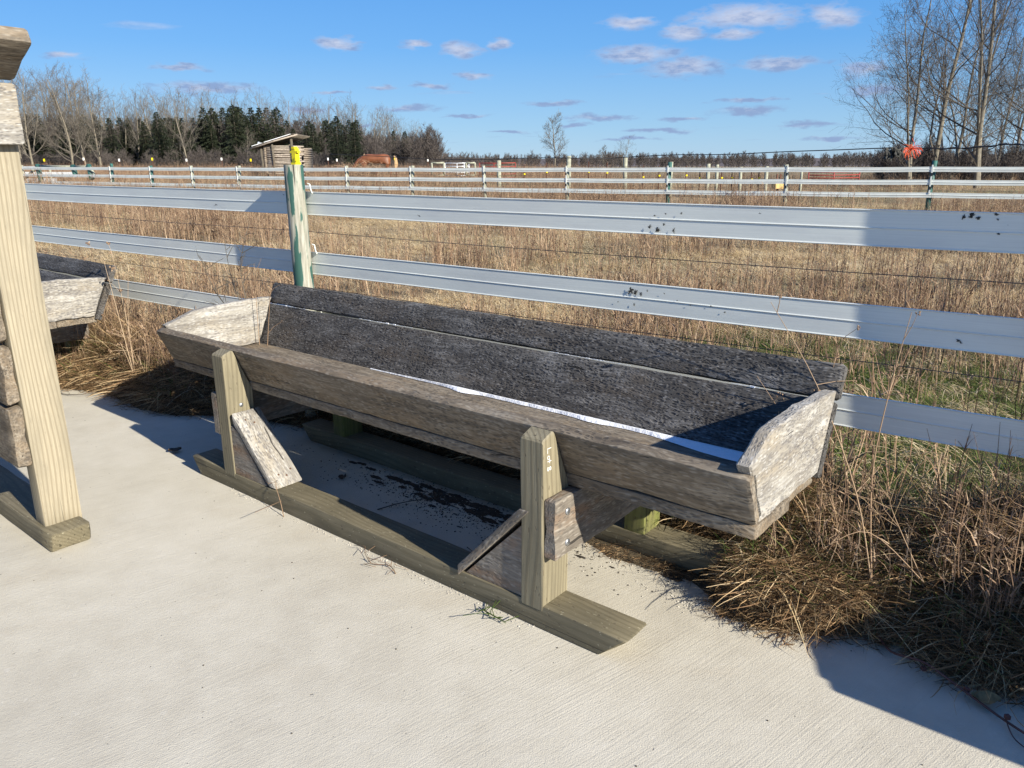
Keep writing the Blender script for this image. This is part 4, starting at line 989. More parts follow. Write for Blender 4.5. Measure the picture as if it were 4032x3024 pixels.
# three front trees of the wood with pale trunks
front_var = [tree_meshes(bare_tree(400+i, 12.5, 0.17, 1, 0.7, 0.03, 3, 1.1, 0.12), (M['bark'], M['twig'])) for i in range(3)]
for i, (u, yt, lb) in enumerate(((130, 300, 'pale leafless tree nearest the left edge beside the weathered post'), (290, 315, 'pale leafless tree, leftmost of two leaning trunks above the green posts'), (340, 305, 'tall pale leafless tree behind the green corner posts'), (395, 330, 'broad bare tree with level lower limbs right of the green posts'), (745, 400, 'slim pale trunked tree in front of the dark spruces'), (980, 520, 'small bare bushy tree just left of the log shelter'))):
    Z = 80+i*1.5; p = tree_at(u, Z); h = at(u, yt, Z).z-p.z
    put_tree('bare_tree', front_var[i % 3], p, i*1.7+.4, h/12.6, lb, 'bare trees of the wood')
# lone trees on the open horizon
lone = tree_meshes(bare_tree(512, 12.0, 0.2, 1, 0.8, 0.045, 3, 1.15, 0.22, ribbon_level=2), (M['bark_mid'], M['twig_big']))
for (u, yt, Z, s, lb) in ((2185, 465, 120, 0, 'lone upright bare tree on the open horizon, tallest in the middle'), (2455, 548, 170, 1, 'low forked bare tree on the horizon right of the lone tall one'), (2375, 580, 170, 0, 'small thin bare tree on the horizon between the two larger ones'), (1680, 545, 110, 0, 'last small bare tree at the right end of the wood')):
    p = tree_at(u, Z); h = at(u, yt, Z).z-p.z
    put_tree('bare_tree', lone if not s else wood_var[2], p, u*.1, h/12.3, lb, sz=h/12.3)
# large bare trees at the right
big = [tree_meshes(bare_tree(600+i, 15.0, 0.15, 1+(i != 1), 0.8+.15*i, 0.016, 4, 0.92, 0.10, ribbon_level=2), (M['bark_mid'], M['twig_big'])) for i in range(3)]
bigs = ((3590, -60, 48, 'big bare tree, leftmost of the right group, with an upcurved limb'), (3668, -330, 50, 'tall straight bare tree with mossy trunk left of the green post'), (3800, 20, 54, 'bare tree with spreading forks above the cable, middle of the right group'), (3860, -350, 47, 'thick trunked bare tree near the right edge, highest of its group'), (3985, 60, 58, 'slender bare tree close to the right edge'), (3740, 30, 66, 'bare tree standing further back behind the right group'), (4120, -200, 52, 'bare tree cut off by the right edge'), (3920, 100, 70, 'small bare tree in the gap behind the thick trunked one'))
for i, (u, yt, Z, lb) in enumerate(bigs):
    p = tree_at(u, Z); h = at(u, yt, Z).z-p.z
    put_tree('bare_tree', big[i % 3], p, i*2.1+.3, h/15.2, lb, 'large bare trees at the right', sz=h/15.2)
# upcurved limb is part of the crown; far horizon wood as one mass
far_coll = bpy.data.collections.new('far_wood_source')
for k, (T_, C_) in enumerate([bare_tree(700+i, 9.0, 0.2, 1, 0.7, 0.16, 2, 1.4, 0.08, ribbon_level=1) for i in range(4)]):
    G_ = Geo(); G_.V = T_.V+C_.V; G_.F = T_.F+[tuple(i+len(T_.V) for i in f) for f in C_.F]; G_.T = T_.T+C_.T
    me = bpy.data.meshes.new('far_tree'); me.from_pydata(G_.V, [], G_.F); me.materials.append(M['far_twig']); a_ = me.attributes.new('tone', 'FLOAT', 'POINT'); a_.data.foreach_set('value', G_.T)
    far_coll.objects.link(bpy.data.objects.new('far_tree', me))

def scatter(name, pts, rots, scales, idx, coll, kind='stuff', label=None):
    me = bpy.data.meshes.new(name); me.from_pydata([tuple(p) for p in pts], [], [])
    for nm, ty, data in (('rz', 'FLOAT', rots), ('sc', 'FLOAT', scales)):
        a_ = me.attributes.new(nm, ty, 'POINT'); a_.data.foreach_set('value', [float(x) for x in data])
    a_ = me.attributes.new('idx', 'INT', 'POINT'); a_.data.foreach_set('value', [int(x) for x in idx])
    o = link(bpy.data.objects.new(name, me)); tag(o, label, kind=kind)
    ng = bpy.data.node_groups.new(name, 'GeometryNodeTree'); ng.interface.new_socket('Geometry', in_out='INPUT', socket_type='NodeSocketGeometry'); ng.interface.new_socket('Geometry', in_out='OUTPUT', socket_type='NodeSocketGeometry')
    N = ng.nodes; Lk = ng.links; gi = N.new('NodeGroupInput'); go = N.new('NodeGroupOutput'); ip = N.new('GeometryNodeInstanceOnPoints'); ci_ = N.new('GeometryNodeCollectionInfo')
    ci_.inputs['Collection'].default_value = coll; ci_.inputs['Separate Children'].default_value = True; ci_.inputs['Reset Children'].default_value = True
    def na(nm, ty):
        n_ = N.new('GeometryNodeInputNamedAttribute'); n_.data_type = ty; n_.inputs['Name'].default_value = nm; return n_.outputs['Attribute']
    cx = N.new('ShaderNodeCombineXYZ'); Lk.new(na('rz', 'FLOAT'), cx.inputs[2])
    Lk.new(gi.outputs[0], ip.inputs['Points']); Lk.new(ci_.outputs[0], ip.inputs['Instance']); ip.inputs['Pick Instance'].default_value = True
    Lk.new(na('idx', 'INT'), ip.inputs['Instance Index']); Lk.new(cx.outputs[0], ip.inputs['Rotation']); Lk.new(na('sc', 'FLOAT'), ip.inputs['Scale']); Lk.new(ip.outputs[0], go.inputs[0])
    md = o.modifiers.new('scatter', 'NODES'); md.node_group = ng
    return o
pts = []; rots = []; scl = []; idx = []
for i in range(1500):
    u = r2.uniform(-600, 4700); Z = r2.choice((300, 380, 460, 560, 700))+r2.uniform(-30, 30)
    p = zgr(at(u, 660, Z)); hpx = 44+14*mn.noise(Vector((u*.004, Z*.01, 0)))+r2.uniform(-8, 8)-(6 if 1850 < u < 2300 else 0)
    pts.append(p); rots.append(r2.uniform(0, 6.28)); scl.append(max(.3, hpx/3022*Z/9.0)); idx.append(r2.randrange(4))
scatter('distant_woods', pts, rots, scl, idx, far_coll)
# low wooded rise behind them
g = Geo(); M['rise'] = plain('wooded_rise', (0.085, 0.072, 0.075), 0.95, var=0.4, sc=0.15)
n = 420; top = []; bot = []
for i in range(n+1):
    u = -1500+7000*i/n; Z = 820; p = at(u, 660, Z); gz = H(p.x, p.y); hp = 34+9*mn.noise(Vector((u*.0022, 0, 0)))+4*mn.noise(Vector((u*.03, 5, 0)))+2*mn.noise(Vector((u*.15, 5, 0)))
    top.append(Vector((p.x, p.y+60, gz+hp/3022*Z))); bot.append(Vector((p.x, p.y, gz-2)))
for i in range(n): g.face([bot[i], bot[i+1], top[i+1], top[i]]); g.face([top[i], top[i+1], top[i+1]+Vector((0, 400, -30)), top[i]+Vector((0, 400, -30))])
o = g.build('wooded_hill', M['rise'], smooth=True); tag(o, kind='structure')
# understorey that closes the foot of the near wood
und = bpy.data.collections.new('understorey_source')
for k in range(4):
    T_, C_ = bare_tree(800+k, 4.0, 0.05, 3, 0.8, 0.035, 2, 1.5, 0.05, ribbon_level=1)
    G_ = Geo(); G_.V = T_.V+C_.V; G_.F = T_.F+[tuple(i+len(T_.V) for i in f) for f in C_.F]; G_.T = T_.T+C_.T
    me = bpy.data.meshes.new('understorey_tree'); me.from_pydata(G_.V, [], G_.F); me.materials.append(M['far_twig']); a_ = me.attributes.new('tone', 'FLOAT', 'POINT'); a_.data.foreach_set('value', G_.T)
    und.objects.link(bpy.data.objects.new('understorey_tree', me))
pts = []; rots = []; scl = []; idx = []
for i in range(900):
    u = r2.uniform(-350, 1720); Z = r2.uniform(100, 150) if r2.random() < .8 else r2.uniform(84, 96); pts.append(zgr(at(u, 660, Z))); rots.append(r2.uniform(0, 6.28)); scl.append((r2.uniform(.7, 1.9) if Z > 99 else r2.uniform(.35, .7))*(1 if u < 1300 else .8)); idx.append(r2.randrange(4))
for i in range(150):
    u = r2.uniform(3430, 4400); Z = r2.uniform(50, 95); pts.append(zgr(at(u, 660, Z))); rots.append(r2.uniform(0, 6.28)); scl.append(r2.uniform(.35, .8)); idx.append(r2.randrange(4))
scatter('undergrowth', pts, rots, scl, idx, und)

# ------------------------------------------------------------------ horse
def horse():
    c = zgr(at(1475, 700, 47)); f = 1.0
    e = empty('horse', c, 0, 'chestnut horse with pale tail grazing beyond the far fence', 'horse')
    # X towards viewer's right; the horse faces left, head lowered
    J = {'rump': (1.05, 0, 1.30, .27), 'hip': (0.80, 0, 1.33, .33), 'loin': (0.45, 0, 1.28, .31), 'belly': (0.05, 0, 1.20, .34), 'wither': (-0.42, 0, 1.32, .31), 'chest': (-0.62, 0, 1.16, .28), 'neck1': (-0.90, 0, 1.12, .19), 'neck2': (-1.15, 0, 0.86, .14), 'poll': (-1.32, 0, 0.64, .11), 'head': (-1.42, 0, 0.42, .10), 'muz': (-1.50, 0, 0.20, .06)}
    names_ = list(J); V = [Vector(J[k][:3]) for k in names_]; Rr = [J[k][3] for k in names_]; E_ = [(i, i+1) for i in range(len(names_)-1)]
    def leg(root, ps, rs):
        prev = names_.index(root)
        for p, r_ in zip(ps, rs): V.append(Vector(p)); Rr.append(r_); E_.append((prev, len(V)-1)); prev = len(V)-1
    for s in (-1, 1):
        leg('chest', [(-0.58, .16*s, .80), (-0.56+.05*s, .16*s, .48), (-0.56+.06*s, .16*s, .12), (-0.60+.06*s, .16*s, .02)], (.12, .062, .045, .065))
        leg('hip', [(0.86, .17*s, .92), (0.74-.05*s, .17*s, .74), (0.98-.06*s, .17*s, .50), (0.92-.06*s, .17*s, .12), (0.87-.06*s, .17*s, .02)], (.17, .12, .062, .045, .065))
    me = bpy.data.meshes.new('body'); me.from_pydata([tuple(v) for v in V], E_, []); me.materials.append(M['coat'])
    o = link(bpy.data.objects.new('body', me), e)
    sk = o.modifiers.new('skin', 'SKIN'); 
    for i, r_ in enumerate(Rr): me.skin_vertices[0].data[i].radius = (r_, r_)
    me.skin_vertices[0].data[1].use_root = True
    ss = o.modifiers.new('sub', 'SUBSURF'); ss.levels = 2; ss.render_levels = 2
    g = Geo()
    for k in range(26):
        a = (k-13)*0.012; g.tube([(1.26, a, 1.42), (1.36, a*2, 1.30), (1.37+a*.3, a*2.5, 0.95), (1.32, a*2, 0.55+.1*rnd.random())], 0.022, 4, cap=False)
    g.build('tail', M['mane'], e)
    g = Geo()
    for k in range(30):
        t = k/29; p = Vector((-0.55, 0, 1.58)).lerp(Vector((-1.30, 0, 0.78)), t); g.tube([p, p+Vector((.02, -.10, -.03)), p+Vector((.06, -.14, -.16))], 0.012, 4, cap=False)
    g.build('mane', M['mane'], e)
    for s in (-1, 1):
        g = Geo(); g.tube([(-1.27, .06*s, .74), (-1.20, .075*s, .80), (-1.15, .08*s, .88)], [.035, .035, .005], 6); g.build('ear', M['coat'], e, True)
horse()

# ------------------------------------------------------------------ grasses
def blade(g, base, dirxy, L, wd, bend, tone, r, segs=3, up0=1.0):
    d = Vector((dirxy[0]*0.25, dirxy[1]*0.25, up0)).normalized(); p = Vector(base); side = Vector((-dirxy[1], dirxy[0], 0))
    if r.random() < .5: side = (side*0.6+Vector((dirxy[0], dirxy[1], 0))*.6).normalized()
    prev = (p-side*wd, p+side*wd)
    for k in range(segs):
        d = (d+Vector((dirxy[0]*bend, dirxy[1]*bend, -bend*.9+r.uniform(-.08, .08)))).normalized(); p = p+d*(L/segs); ww = wd*(1-(k+1)/segs*.85)
        cur_ = (p-side*ww, p+side*ww); g.face([prev[0], prev[1], cur_[1], cur_[0]], tone); prev = cur_
def coll_of(name, geos):
    c = bpy.data.collections.new(name)
    for nm, g, mt in geos:
        me = bpy.data.meshes.new(nm); me.from_pydata(g.V, [], g.F); me.materials.append(mt); a_ = me.attributes.new('tone', 'FLOAT', 'POINT'); a_.data.foreach_set('value', g.T)
        c.objects.link(bpy.data.objects.new(nm, me))
    return c
def tuft(kind, seed):
    r = random.Random(seed); g = Geo()
    if kind == 'up':
        for i in range(18):
            a = r.uniform(0, 6.28); q = r.uniform(0, .12); blade(g, (q*math.cos(a*3), q*math.sin(a*3), 0), (math.cos(a), math.sin(a)), r.uniform(.12, .36), r.uniform(.0015, .003), r.uniform(.1, .95), r.uniform(.25, 1), r, 3)
    if kind == 'flat':
        for i in range(22):
            a = r.uniform(0, 6.28); q = r.uniform(0, .16); blade(g, (q*math.cos(a*3), q*math.sin(a*3), r.uniform(0, .07)), (math.cos(a), math.sin(a)), r.uniform(.18, .42), r.uniform(.002, .004), r.uniform(.5, 1.2), r.uniform(.35, 1), r, 4, 0.5)
    if kind == 'weed':
        for i in range(6):
            a = r.uniform(0, 6.28); p = Vector((r.uniform(-.1, .1), r.uniform(-.1, .1), 0)); d = Vector((r.gauss(0, .18), r.gauss(0, .18), 1)).normalized(); h = r.uniform(.25, .62); tn = r.uniform(.1, .9)
            pts = [p+d*h*t+Vector((.01*math.sin(t*7+i), .01*math.cos(t*6), 0)) for t in (0, .33, .66, 1)]
            g.tube(pts, [.0028, .0024, .002, .001], 3, tn, cap=False)
            for k in range(5):
                t = r.uniform(.35, 1); q = p+d*h*t; b_ = r.uniform(0, 6.28); blade(g, q, (math.cos(b_), math.sin(b_)), r.uniform(.04, .13), r.uniform(.0015, .005), r.uniform(.1, .8), r.uniform(0, .9), r, 2)
    if kind == 'green':
        for i in range(46):
            a = r.uniform(0, 6.28); q = r.uniform(0, .15); blade(g, (q*math.cos(a*5), q*math.sin(a*5), 0), (math.cos(a), math.sin(a)), r.uniform(.07, .20), r.uniform(.0018, .0035), r.uniform(.2, .9), r.uniform(0, 1), r, 2)
    if kind == 'stub':
        for i in range(3):
            p = Vector((r.uniform(-.1, .1), r.uniform(-.1, .1), 0)); h = r.uniform(.08, .26); d = Vector((r.gauss(0, .12), r.gauss(0, .12), 1)); g.tube([p, p+d*h*.5, p+d*h], [.0028, .0026, .002], 4, r.uniform(.6, 1), cap=False)
    if kind == 'mat':
        for i in range(38):
            a = r.uniform(0, 6.28); p = Vector((r.uniform(-.09, .09), r.uniform(-.09, .09), r.uniform(-.01, .06))); d = Vector((math.cos(a), math.sin(a), r.uniform(-.1, .65))).normalized(); L = r.uniform(.04, .19); wd = r.choice((.0006, .0008, .0011, .0015, .0028)); tn = r.uniform(0, 1)
            side = d.cross(Vector((r.gauss(0, 1), r.gauss(0, 1), r.gauss(0, 1)))).normalized(); cv = Vector((r.gauss(0, 1.3), r.gauss(0, 1.3), r.uniform(-1.2, .3))); prev = (p-side*wd, p+side*wd)
            for k in range(4):
                cv = Vector((cv.x+r.gauss(0, .5), cv.y+r.gauss(0, .5), cv.z)); d = (d+cv*.28).normalized(); p = p+d*L/4; c2 = (p-side*wd*(1-k*.2), p+side*wd*(1-k*.2)); g.face([prev[0], prev[1], c2[1], c2[0]], tn); prev = c2
    if kind == 'tallmat':
        for i in range(16):
            a = r.uniform(0, 6.28); p = Vector((r.uniform(-.08, .08), r.uniform(-.08, .08), 0)); d = Vector((math.cos(a)*.6-.25, math.sin(a)*.6, 1)).normalized(); L = r.uniform(.14, .42); wd = r.choice((.0008, .001, .0014, .0026)); tn = r.uniform(.1, 1)
            side = d.cross(Vector((r.gauss(0, 1), r.gauss(0, 1), 0))).normalized(); cv = Vector((r.gauss(0, .4)-.2, r.gauss(0, .4), -.5)); prev = (p-side*wd, p+side*wd)
            for k in range(5):
                cv = Vector((cv.x+r.gauss(0, .9), cv.y+r.gauss(0, .9), cv.z)); d = (d+cv*.25).normalized(); p = p+d*L/5; c2 = (p-side*wd*(1-k*.17), p+side*wd*(1-k*.17)); g.face([prev[0], prev[1], c2[1], c2[0]], tn); prev = c2
    return g
field_c = coll_of('field_source', [('a_up', tuft('up', 1), M['straw']), ('b_up', tuft('up', 2), M['straw']), ('c_flat', tuft('flat', 3), M['straw']), ('d_flat', tuft('flat', 4), M['straw']), ('e_weed', tuft('weed', 5), M['weed']), ('f_weed', tuft('weed', 6), M['weed']), ('g_green', tuft('green', 7), M['green']), ('h_green', tuft('green', 8), M['green']), ('i_stub', tuft('stub', 9), M['weed'])])
mat_c = coll_of('mat_source', [('a_mat', tuft('mat', 11), M['hay']), ('b_mat', tuft('mat', 12), M['hay']), ('c_mat', tuft('mat', 13), M['hay']), ('d_tall', tuft('tallmat', 14), M['hay']), ('e_tall', tuft('tallmat', 15), M['hay']), ('f_green', tuft('green', 16), M['green'])])

r3 = random.Random(11)
def field(name, y0, y1, dens, s0, s1, sel):
    pts = []; rots = []; sc = []; ix = []
    area = 0.80*(y1*y1-y0*y0)+3*(y1-y0); n = int(area*dens)
    for i in range(n):
        y = math.sqrt(r3.uniform(y0*y0, y1*y1)); x = r3.uniform(-1, 1)*(0.80*y+1.0)
        if x*FN.x+y*FN.y < FD+0.02: continue
        k = sel(x, y)
        if k is None: continue
        pts.append((x, y, H(x, y)-0.01)); rots.append(r3.uniform(0, 6.28)); sc.append(r3.uniform(s0, s1)*(1.35 if k in (4, 5) else 1)*(1+.6*mn.noise(Vector((x*.8, y*.8, 3))))); ix.append(k)
    return scatter(name, pts, rots, sc, ix, field_c)
def sel_near(x, y):
    s = x*FE.x+y*FE.y; d = x*FN.x+y*FN.y-FD
    gp_ = sstep(-3.7, -1.9, s)*(1-sstep(3.3, 5.2, d+0.6*mn.noise(Vector((x, y, 0)))))
    if r3.random() < gp_: return r3.choice((6, 7, 6, 7, 6, 7, 6, 7) if r3.random() < .80 else (8, 3, 2, 2, 3, 4))
    return sel_near2(x, y)
def sel_near2(x, y):
    s = x*FE.x+y*FE.y; d = x*FN.x+y*FN.y-FD; nn = mn.noise(Vector((x*.55, y*.55, 0))); q = r3.random()
    greenish = sstep(-2.6, -1.2, s+0.5*nn)*(1-sstep(0.8, 2.1, d))
    if q < greenish*0.3: return r3.choice((6, 7))
    brown = 0.02+0.40*max(0, nn)+0.18*sstep(-4.0, -2.6, s)*(1-sstep(3, 8, d))+0.10*nn
    if r3.random() < brown: return r3.choice((4, 5, 5, 4, 0))
    return r3.choice((2, 3, 2, 3, 2, 3, 0)) if s < -3.2 else r3.choice((0, 2, 3, 2, 3, 2))
field('dry_grass', 2.0, 9.0, 260, 0.5, 0.95, sel_near)
def sel_mid(x, y):
    nn = mn.noise(Vector((x*.22, y*.3, 7))); q = r3.random()
    return r3.choice((4, 5)) if q < .08+.7*nn else r3.choice((0, 2, 3, 2, 3, 2))
field('field_grass', 9.0, 30.0, 44, 0.7, 1.15, sel_mid)
def sel_far(x, y):
    nn = mn.noise(Vector((x*.12, y*.12, 9))); q = r3.random()
    if x > 6 and q < .5: return None
    return r3.choice((4, 5)) if q < .6+.5*nn else r3.choice((0, 1))
field('rough_pasture', 30.0, 85.0, 8.0, 0.8, 1.3, sel_far)

# matted dead grass along the slab edge, both sides of the trough
def lf(p): d = p-TO; return d.dot(ET), d.dot(NT_)
BR = [(1.7, 0.86), (1.95, 0.66), (2.1, 0.60), (2.45, 0.63), (2.56, 0.60), (2.64, 0.47), (2.742, 0.50), (2.889, 0.53), (3.052, 0.68), (3.177, 0.70), (3.286, 0.63), (3.415, 0.605), (3.516, 0.66), (4.2, 0.7), (6, 0.8)]
BL = [(-7, 0.5), (-4, 0.3), (-2.396, 0.238), (-2.164, 0.332), (-1.904, 0.402), (-1.403, 0.366), (-1.083, 0.435), (-0.896, 0.581), (-0.5, 0.75), (0.0, 0.86), (1.7, 0.87)]
def bnd(u):
    T_ = BR if u >= 1.7 else BL
    for i in range(len(T_)-1):
        if T_[i][0] <= u <= T_[i+1][0]: f = (u-T_[i][0])/(T_[i+1][0]-T_[i][0]); return T_[i][1]+(T_[i+1][1]-T_[i][1])*f
    return 0.8
def vfence(u):  # v where the fence plane is, for this u
    n = (FD-TO.dot(FN)-u*ET.dot(FN))/NT_.dot(FN); return n
def hmat(u, v):
    b_ = bnd(u); d = v-b_; vf = vfence(u)
    e = sstep(0, 0.28, d)
    h = 0.03+0.10*e
    h += 0.22*sstep(2.9, 3.5, u)*sstep(0.1, 0.7, d)
    h += 0.10*math.exp(-((u-2.75)**2)/.05-((v-.68)**2)/.03)
    h += 0.15*(1-sstep(-1.2, -.6, u))*e*(0.5+sstep(.2, .8, d))
    h += 0.34*sstep(0.84, 1.05, v)*sstep(-1.0, -.4, u)*(1-sstep(2.5, 2.9, u))
    under = sstep(-0.55, -0.35, u)*(1-sstep(2.55, 2.68, u))
    h = h*(1-0.88*under*(1-sstep(.80, .92, v)))
    h *= 1+0.5*mn.noise(Vector((u*3, v*3, 0)))
    return max(0.005, h*sstep(-0.02, 0.06, d)) if d > -.02 else -0.01
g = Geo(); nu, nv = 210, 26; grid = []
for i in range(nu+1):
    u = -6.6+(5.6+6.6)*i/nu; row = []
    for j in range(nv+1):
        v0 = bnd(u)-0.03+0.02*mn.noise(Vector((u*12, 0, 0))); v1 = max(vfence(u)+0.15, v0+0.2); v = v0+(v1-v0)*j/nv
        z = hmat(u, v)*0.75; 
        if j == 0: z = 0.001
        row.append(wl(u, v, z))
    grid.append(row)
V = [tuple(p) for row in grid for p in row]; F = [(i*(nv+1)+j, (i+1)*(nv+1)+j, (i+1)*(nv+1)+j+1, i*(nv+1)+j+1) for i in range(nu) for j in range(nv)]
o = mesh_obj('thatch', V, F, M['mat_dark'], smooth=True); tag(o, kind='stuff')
pts = []; rots = []; sc = []; ix = []
for i in range(17000):
    u = r3.uniform(-6.4, 5.2)
    if r3.random() < .45: u = r3.uniform(1.9, 4.6)
    b_ = bnd(u); vf = vfence(u)+0.15
    v = b_-0.02+(vf-b_)*r3.random()**1.0
    if vf < b_: continue
    under = -0.45 < u < 2.60 and v < 0.84
    if under and r3.random() < (.985 if (u > 1.5 and v > .64) else .75): continue
    z = hmat(u, v)
    if z < 0: continue
    p = wl(u, v, z*0.8-0.01)
    q = r3.random(); k = r3.choice((0, 1, 2))
    if v-b_ > .35 and q < (.5 if u < -.5 else .08) and not under: k = r3.choice((3, 4))
    if u > 2.9 and v-b_ > .5 and q < .16: k = r3.choice((3, 4))
    if q > .945 and v-b_ > .12: k = 5
    pts.append(p); rots.append(r3.uniform(0, 6.28)); sc.append(r3.uniform(.6, 1.15)*(0.7 if v-b_ < .08 else 1)*(0.6 if u < 2.75 and u > 1.6 else 1)); ix.append(k)
scatter('matted_grass', pts, rots, sc, ix, mat_c)
pts = []; rots = []; sc = []; ix = []
for i in range(1500):
    u = r3.uniform(-5.5, -0.55) if i % 3 else r3.uniform(2.65, 3.6)
    b_ = bnd(u); v = b_+0.10+(vfence(u)+.1-b_)*r3.random(); z = hmat(u, v)
    if v > vfence(u)+.1 or (u < -.5 and mn.noise(Vector((u*2, v*2, 4))) < -.15) or (u > 2 and r3.random() < .6): continue
    pts.append(wl(u, v, z*.8-.02)); rots.append(r3.uniform(0, 6.28)); sc.append(r3.uniform(.45, .85)); ix.append(r3.choice((2, 3, 0, 4, 5, 3)))
scatter('straw_litter', pts, rots, sc, ix, field_c)

# ------------------------------------------------------------------ weeds and twigs one can tell apart
def weed(label, base, tips, r0=0.003, mat='weed', heads=0.012, branches=6, seed=0, cat='weed'):
    r = random.Random(seed); e = empty('dead_weed', base, 0, label, cat, 'tall dead weeds by the fence'); b0 = Vector(base); S = Geo(); Hd = Geo()
    for tp_ in tips:
        ps = [Vector(p)-b0 for p in tp_]; ps = catmull([Vector((0, 0, 0))]+ps, 5); n = len(ps); tn = r.uniform(.5, 1)
        S.tube(ps, [r0*(1-.75*i/n) for i in range(n)], 5, tn, cap=False)
        for k in range(branches):
            i = r.randrange(n//3, n); p = ps[i]; d = Vector((r.gauss(0, .6), r.gauss(0, .6), r.uniform(.2, 1))).normalized(); L = r.uniform(.04, .16); q = [p, p+d*L*.5+Vector((r.gauss(0, .008), 0, 0)), p+d*L+Vector((0, 0, -.01))]
            S.tube(q, [r0*.5, r0*.4, r0*.25], 4, tn, cap=False)
            for j in range(5):
                c = q[2]+Vector((r.gauss(0, .006), r.gauss(0, .006), r.gauss(0, .006)))
                Hd.box(c, (heads*.16*r.uniform(.5, 1), heads*.16, heads*.3*r.uniform(.5, 1.2)), Matrix.Rotation(r.uniform(0, 3), 3, 'X'), r.uniform(0, .8))
    S.build('stem', M[mat], e, True); Hd.build('seed_head', M[mat], e)
def fp(s, n, z): return fw_(s, n, z)
weed('dead forked weed stalk rising before the rails right of the trough', fp(-0.36, 2.62, 0.12), [[fp(-0.44, 2.6, .45), fp(-0.60, 2.6, .80), fp(-0.78, 2.62, 1.06)], [fp(-0.40, 2.62, .50), fp(-0.38, 2.6, .8), fp(-0.345, 2.6, 1.07)]], 0.0032, seed=2)
weed('thin dead weed with small seed heads against the white rails right', fp(-0.55, 2.66, 0.1), [[fp(-0.56, 2.66, .4), fp(-0.575, 2.66, .7), fp(-0.56, 2.66, .92)], [fp(-0.5, 2.66, .3), fp(-0.62, 2.62, .55), fp(-0.8, 2.6, .80)]], 0.0028, seed=3)
weed('dark leafless weed before the rails left of the green post', fp(-3.92, 2.82, 0.3), [[fp(-3.95, 2.82, .6), fp(-4.08, 2.82, .85), fp(-4.12, 2.82, 1.08)], [fp(-3.93, 2.8, .7), fp(-3.96, 2.8, .95), fp(-3.88, 2.8, 1.15)], [fp(-4.05, 2.8, .62), fp(-4.25, 2.8, .80), fp(-4.34, 2.8, .98)]], 0.0046, branches=14, seed=4, heads=.006, mat='bark_dark')
weed('pale upright weed stalks just left of the trough end', fp(-3.74, 2.72, 0.2), [[fp(-3.74, 2.72, .6), fp(-3.72, 2.72, 1.0)], [fp(-3.68, 2.74, .6), fp(-3.60, 2.74, .95)]], 0.003, seed=5, branches=3, heads=.004)
weed('low dead weed with brown seed heads behind the tall feeder', fp(-5.15, 2.7, 0.1), [[fp(-5.2, 2.68, .5), fp(-5.3, 2.68, .93)], [fp(-5.1, 2.68, .5), fp(-5.0, 2.68, .90)], [fp(-5.15, 2.7, .5), fp(-5.18, 2.68, 1.0)]], 0.003, seed=6, heads=.022)
weed('small dark seeded weed in front of the left trough end board', tuple(wl(-1.75, 0.55, 0.1)), [[wl(-1.80, .5, .3), wl(-1.93, .45, .52)], [wl(-1.78, .52, .3), wl(-1.80, .5, .46)]], 0.003, seed=7, heads=.016)
weed('dead weed arching over the concrete at the right tussock', tuple(wl(3.2, 0.75, 0.2)), [[wl(3.05, .62, .38), wl(2.95, .50, .34)], [wl(3.1, .7, .42), wl(3.1, .6, .52)]], 0.002, seed=8)
# leaning sheaf of dead stems at the right edge
e = empty('dead_grass_sheaf', tuple(wl(4.05, 1.10, 0.15)), 0, 'sheaf of long dead stems leaning across at the right edge', 'dead grass'); b0 = Vector(e.location); S = Geo(); r = random.Random(4)
for i in range(330):
    base = Vector((r.gauss(0, .16), r.gauss(0, .12), r.uniform(-.12, .1))); a = r.gauss(0, .40); d = (Vector((0.55, -0.12, .55))+Vector((r.gauss(0, .35), r.gauss(0, .3), r.gauss(0, .25)))).normalized()
    if i % 3 == 0: d = (Vector((-.75, .1, .35))+Vector((r.gauss(0, .3), r.gauss(0, .3), r.gauss(0, .25)))).normalized()
    L = r.uniform(.25, .7); dr = r.uniform(.1, .5)
    ps = [base+d*L*t+Vector((0, 0, -dr*L*t*t)) for t in (0, .3, .6, .85, 1)]
    S.tube(ps, [.0022*(1-.6*t) for t in (0, .3, .6, .85, 1)], 3, r.uniform(0, .9), cap=False)
S.build('stems', M['weed'], e)
def shrub(label, c, R, n, seed, cat='bush', hgt=1.0, wdt=0.006, mat='weed'):
    r = random.Random(seed); S = Geo(); e = empty('dead_bush', c, 0, label, cat, 'brown leafless bushes at the far fence')
    for i in range(n):
        a = r.uniform(0, 6.28); base = Vector((r.gauss(0, .35)*R, r.gauss(0, .3)*R, 0)); d = Vector((math.cos(a)*.7, math.sin(a)*.7, r.uniform(.5, 1.3))).normalized(); L = R*hgt*r.uniform(.4, 1.0)
        ps = [base+d*L*t+Vector((r.gauss(0, .03), 0, -.15*L*t*t)) for t in (0, .35, .7, 1)]; S.tube(ps, [wdt, wdt*.8, wdt*.6, wdt*.3], 3, r.uniform(0, .8), cap=False)
        for k in range(4):
            p = ps[r.randrange(1, 4)]; q = p+Vector((r.gauss(0, .16), r.gauss(0, .16), r.uniform(0, .2)))*R; S.tube([p, q], [wdt*.5, wdt*.3], 3, r.uniform(0, .9), cap=False)
    S.build('twigs', M[mat], e)
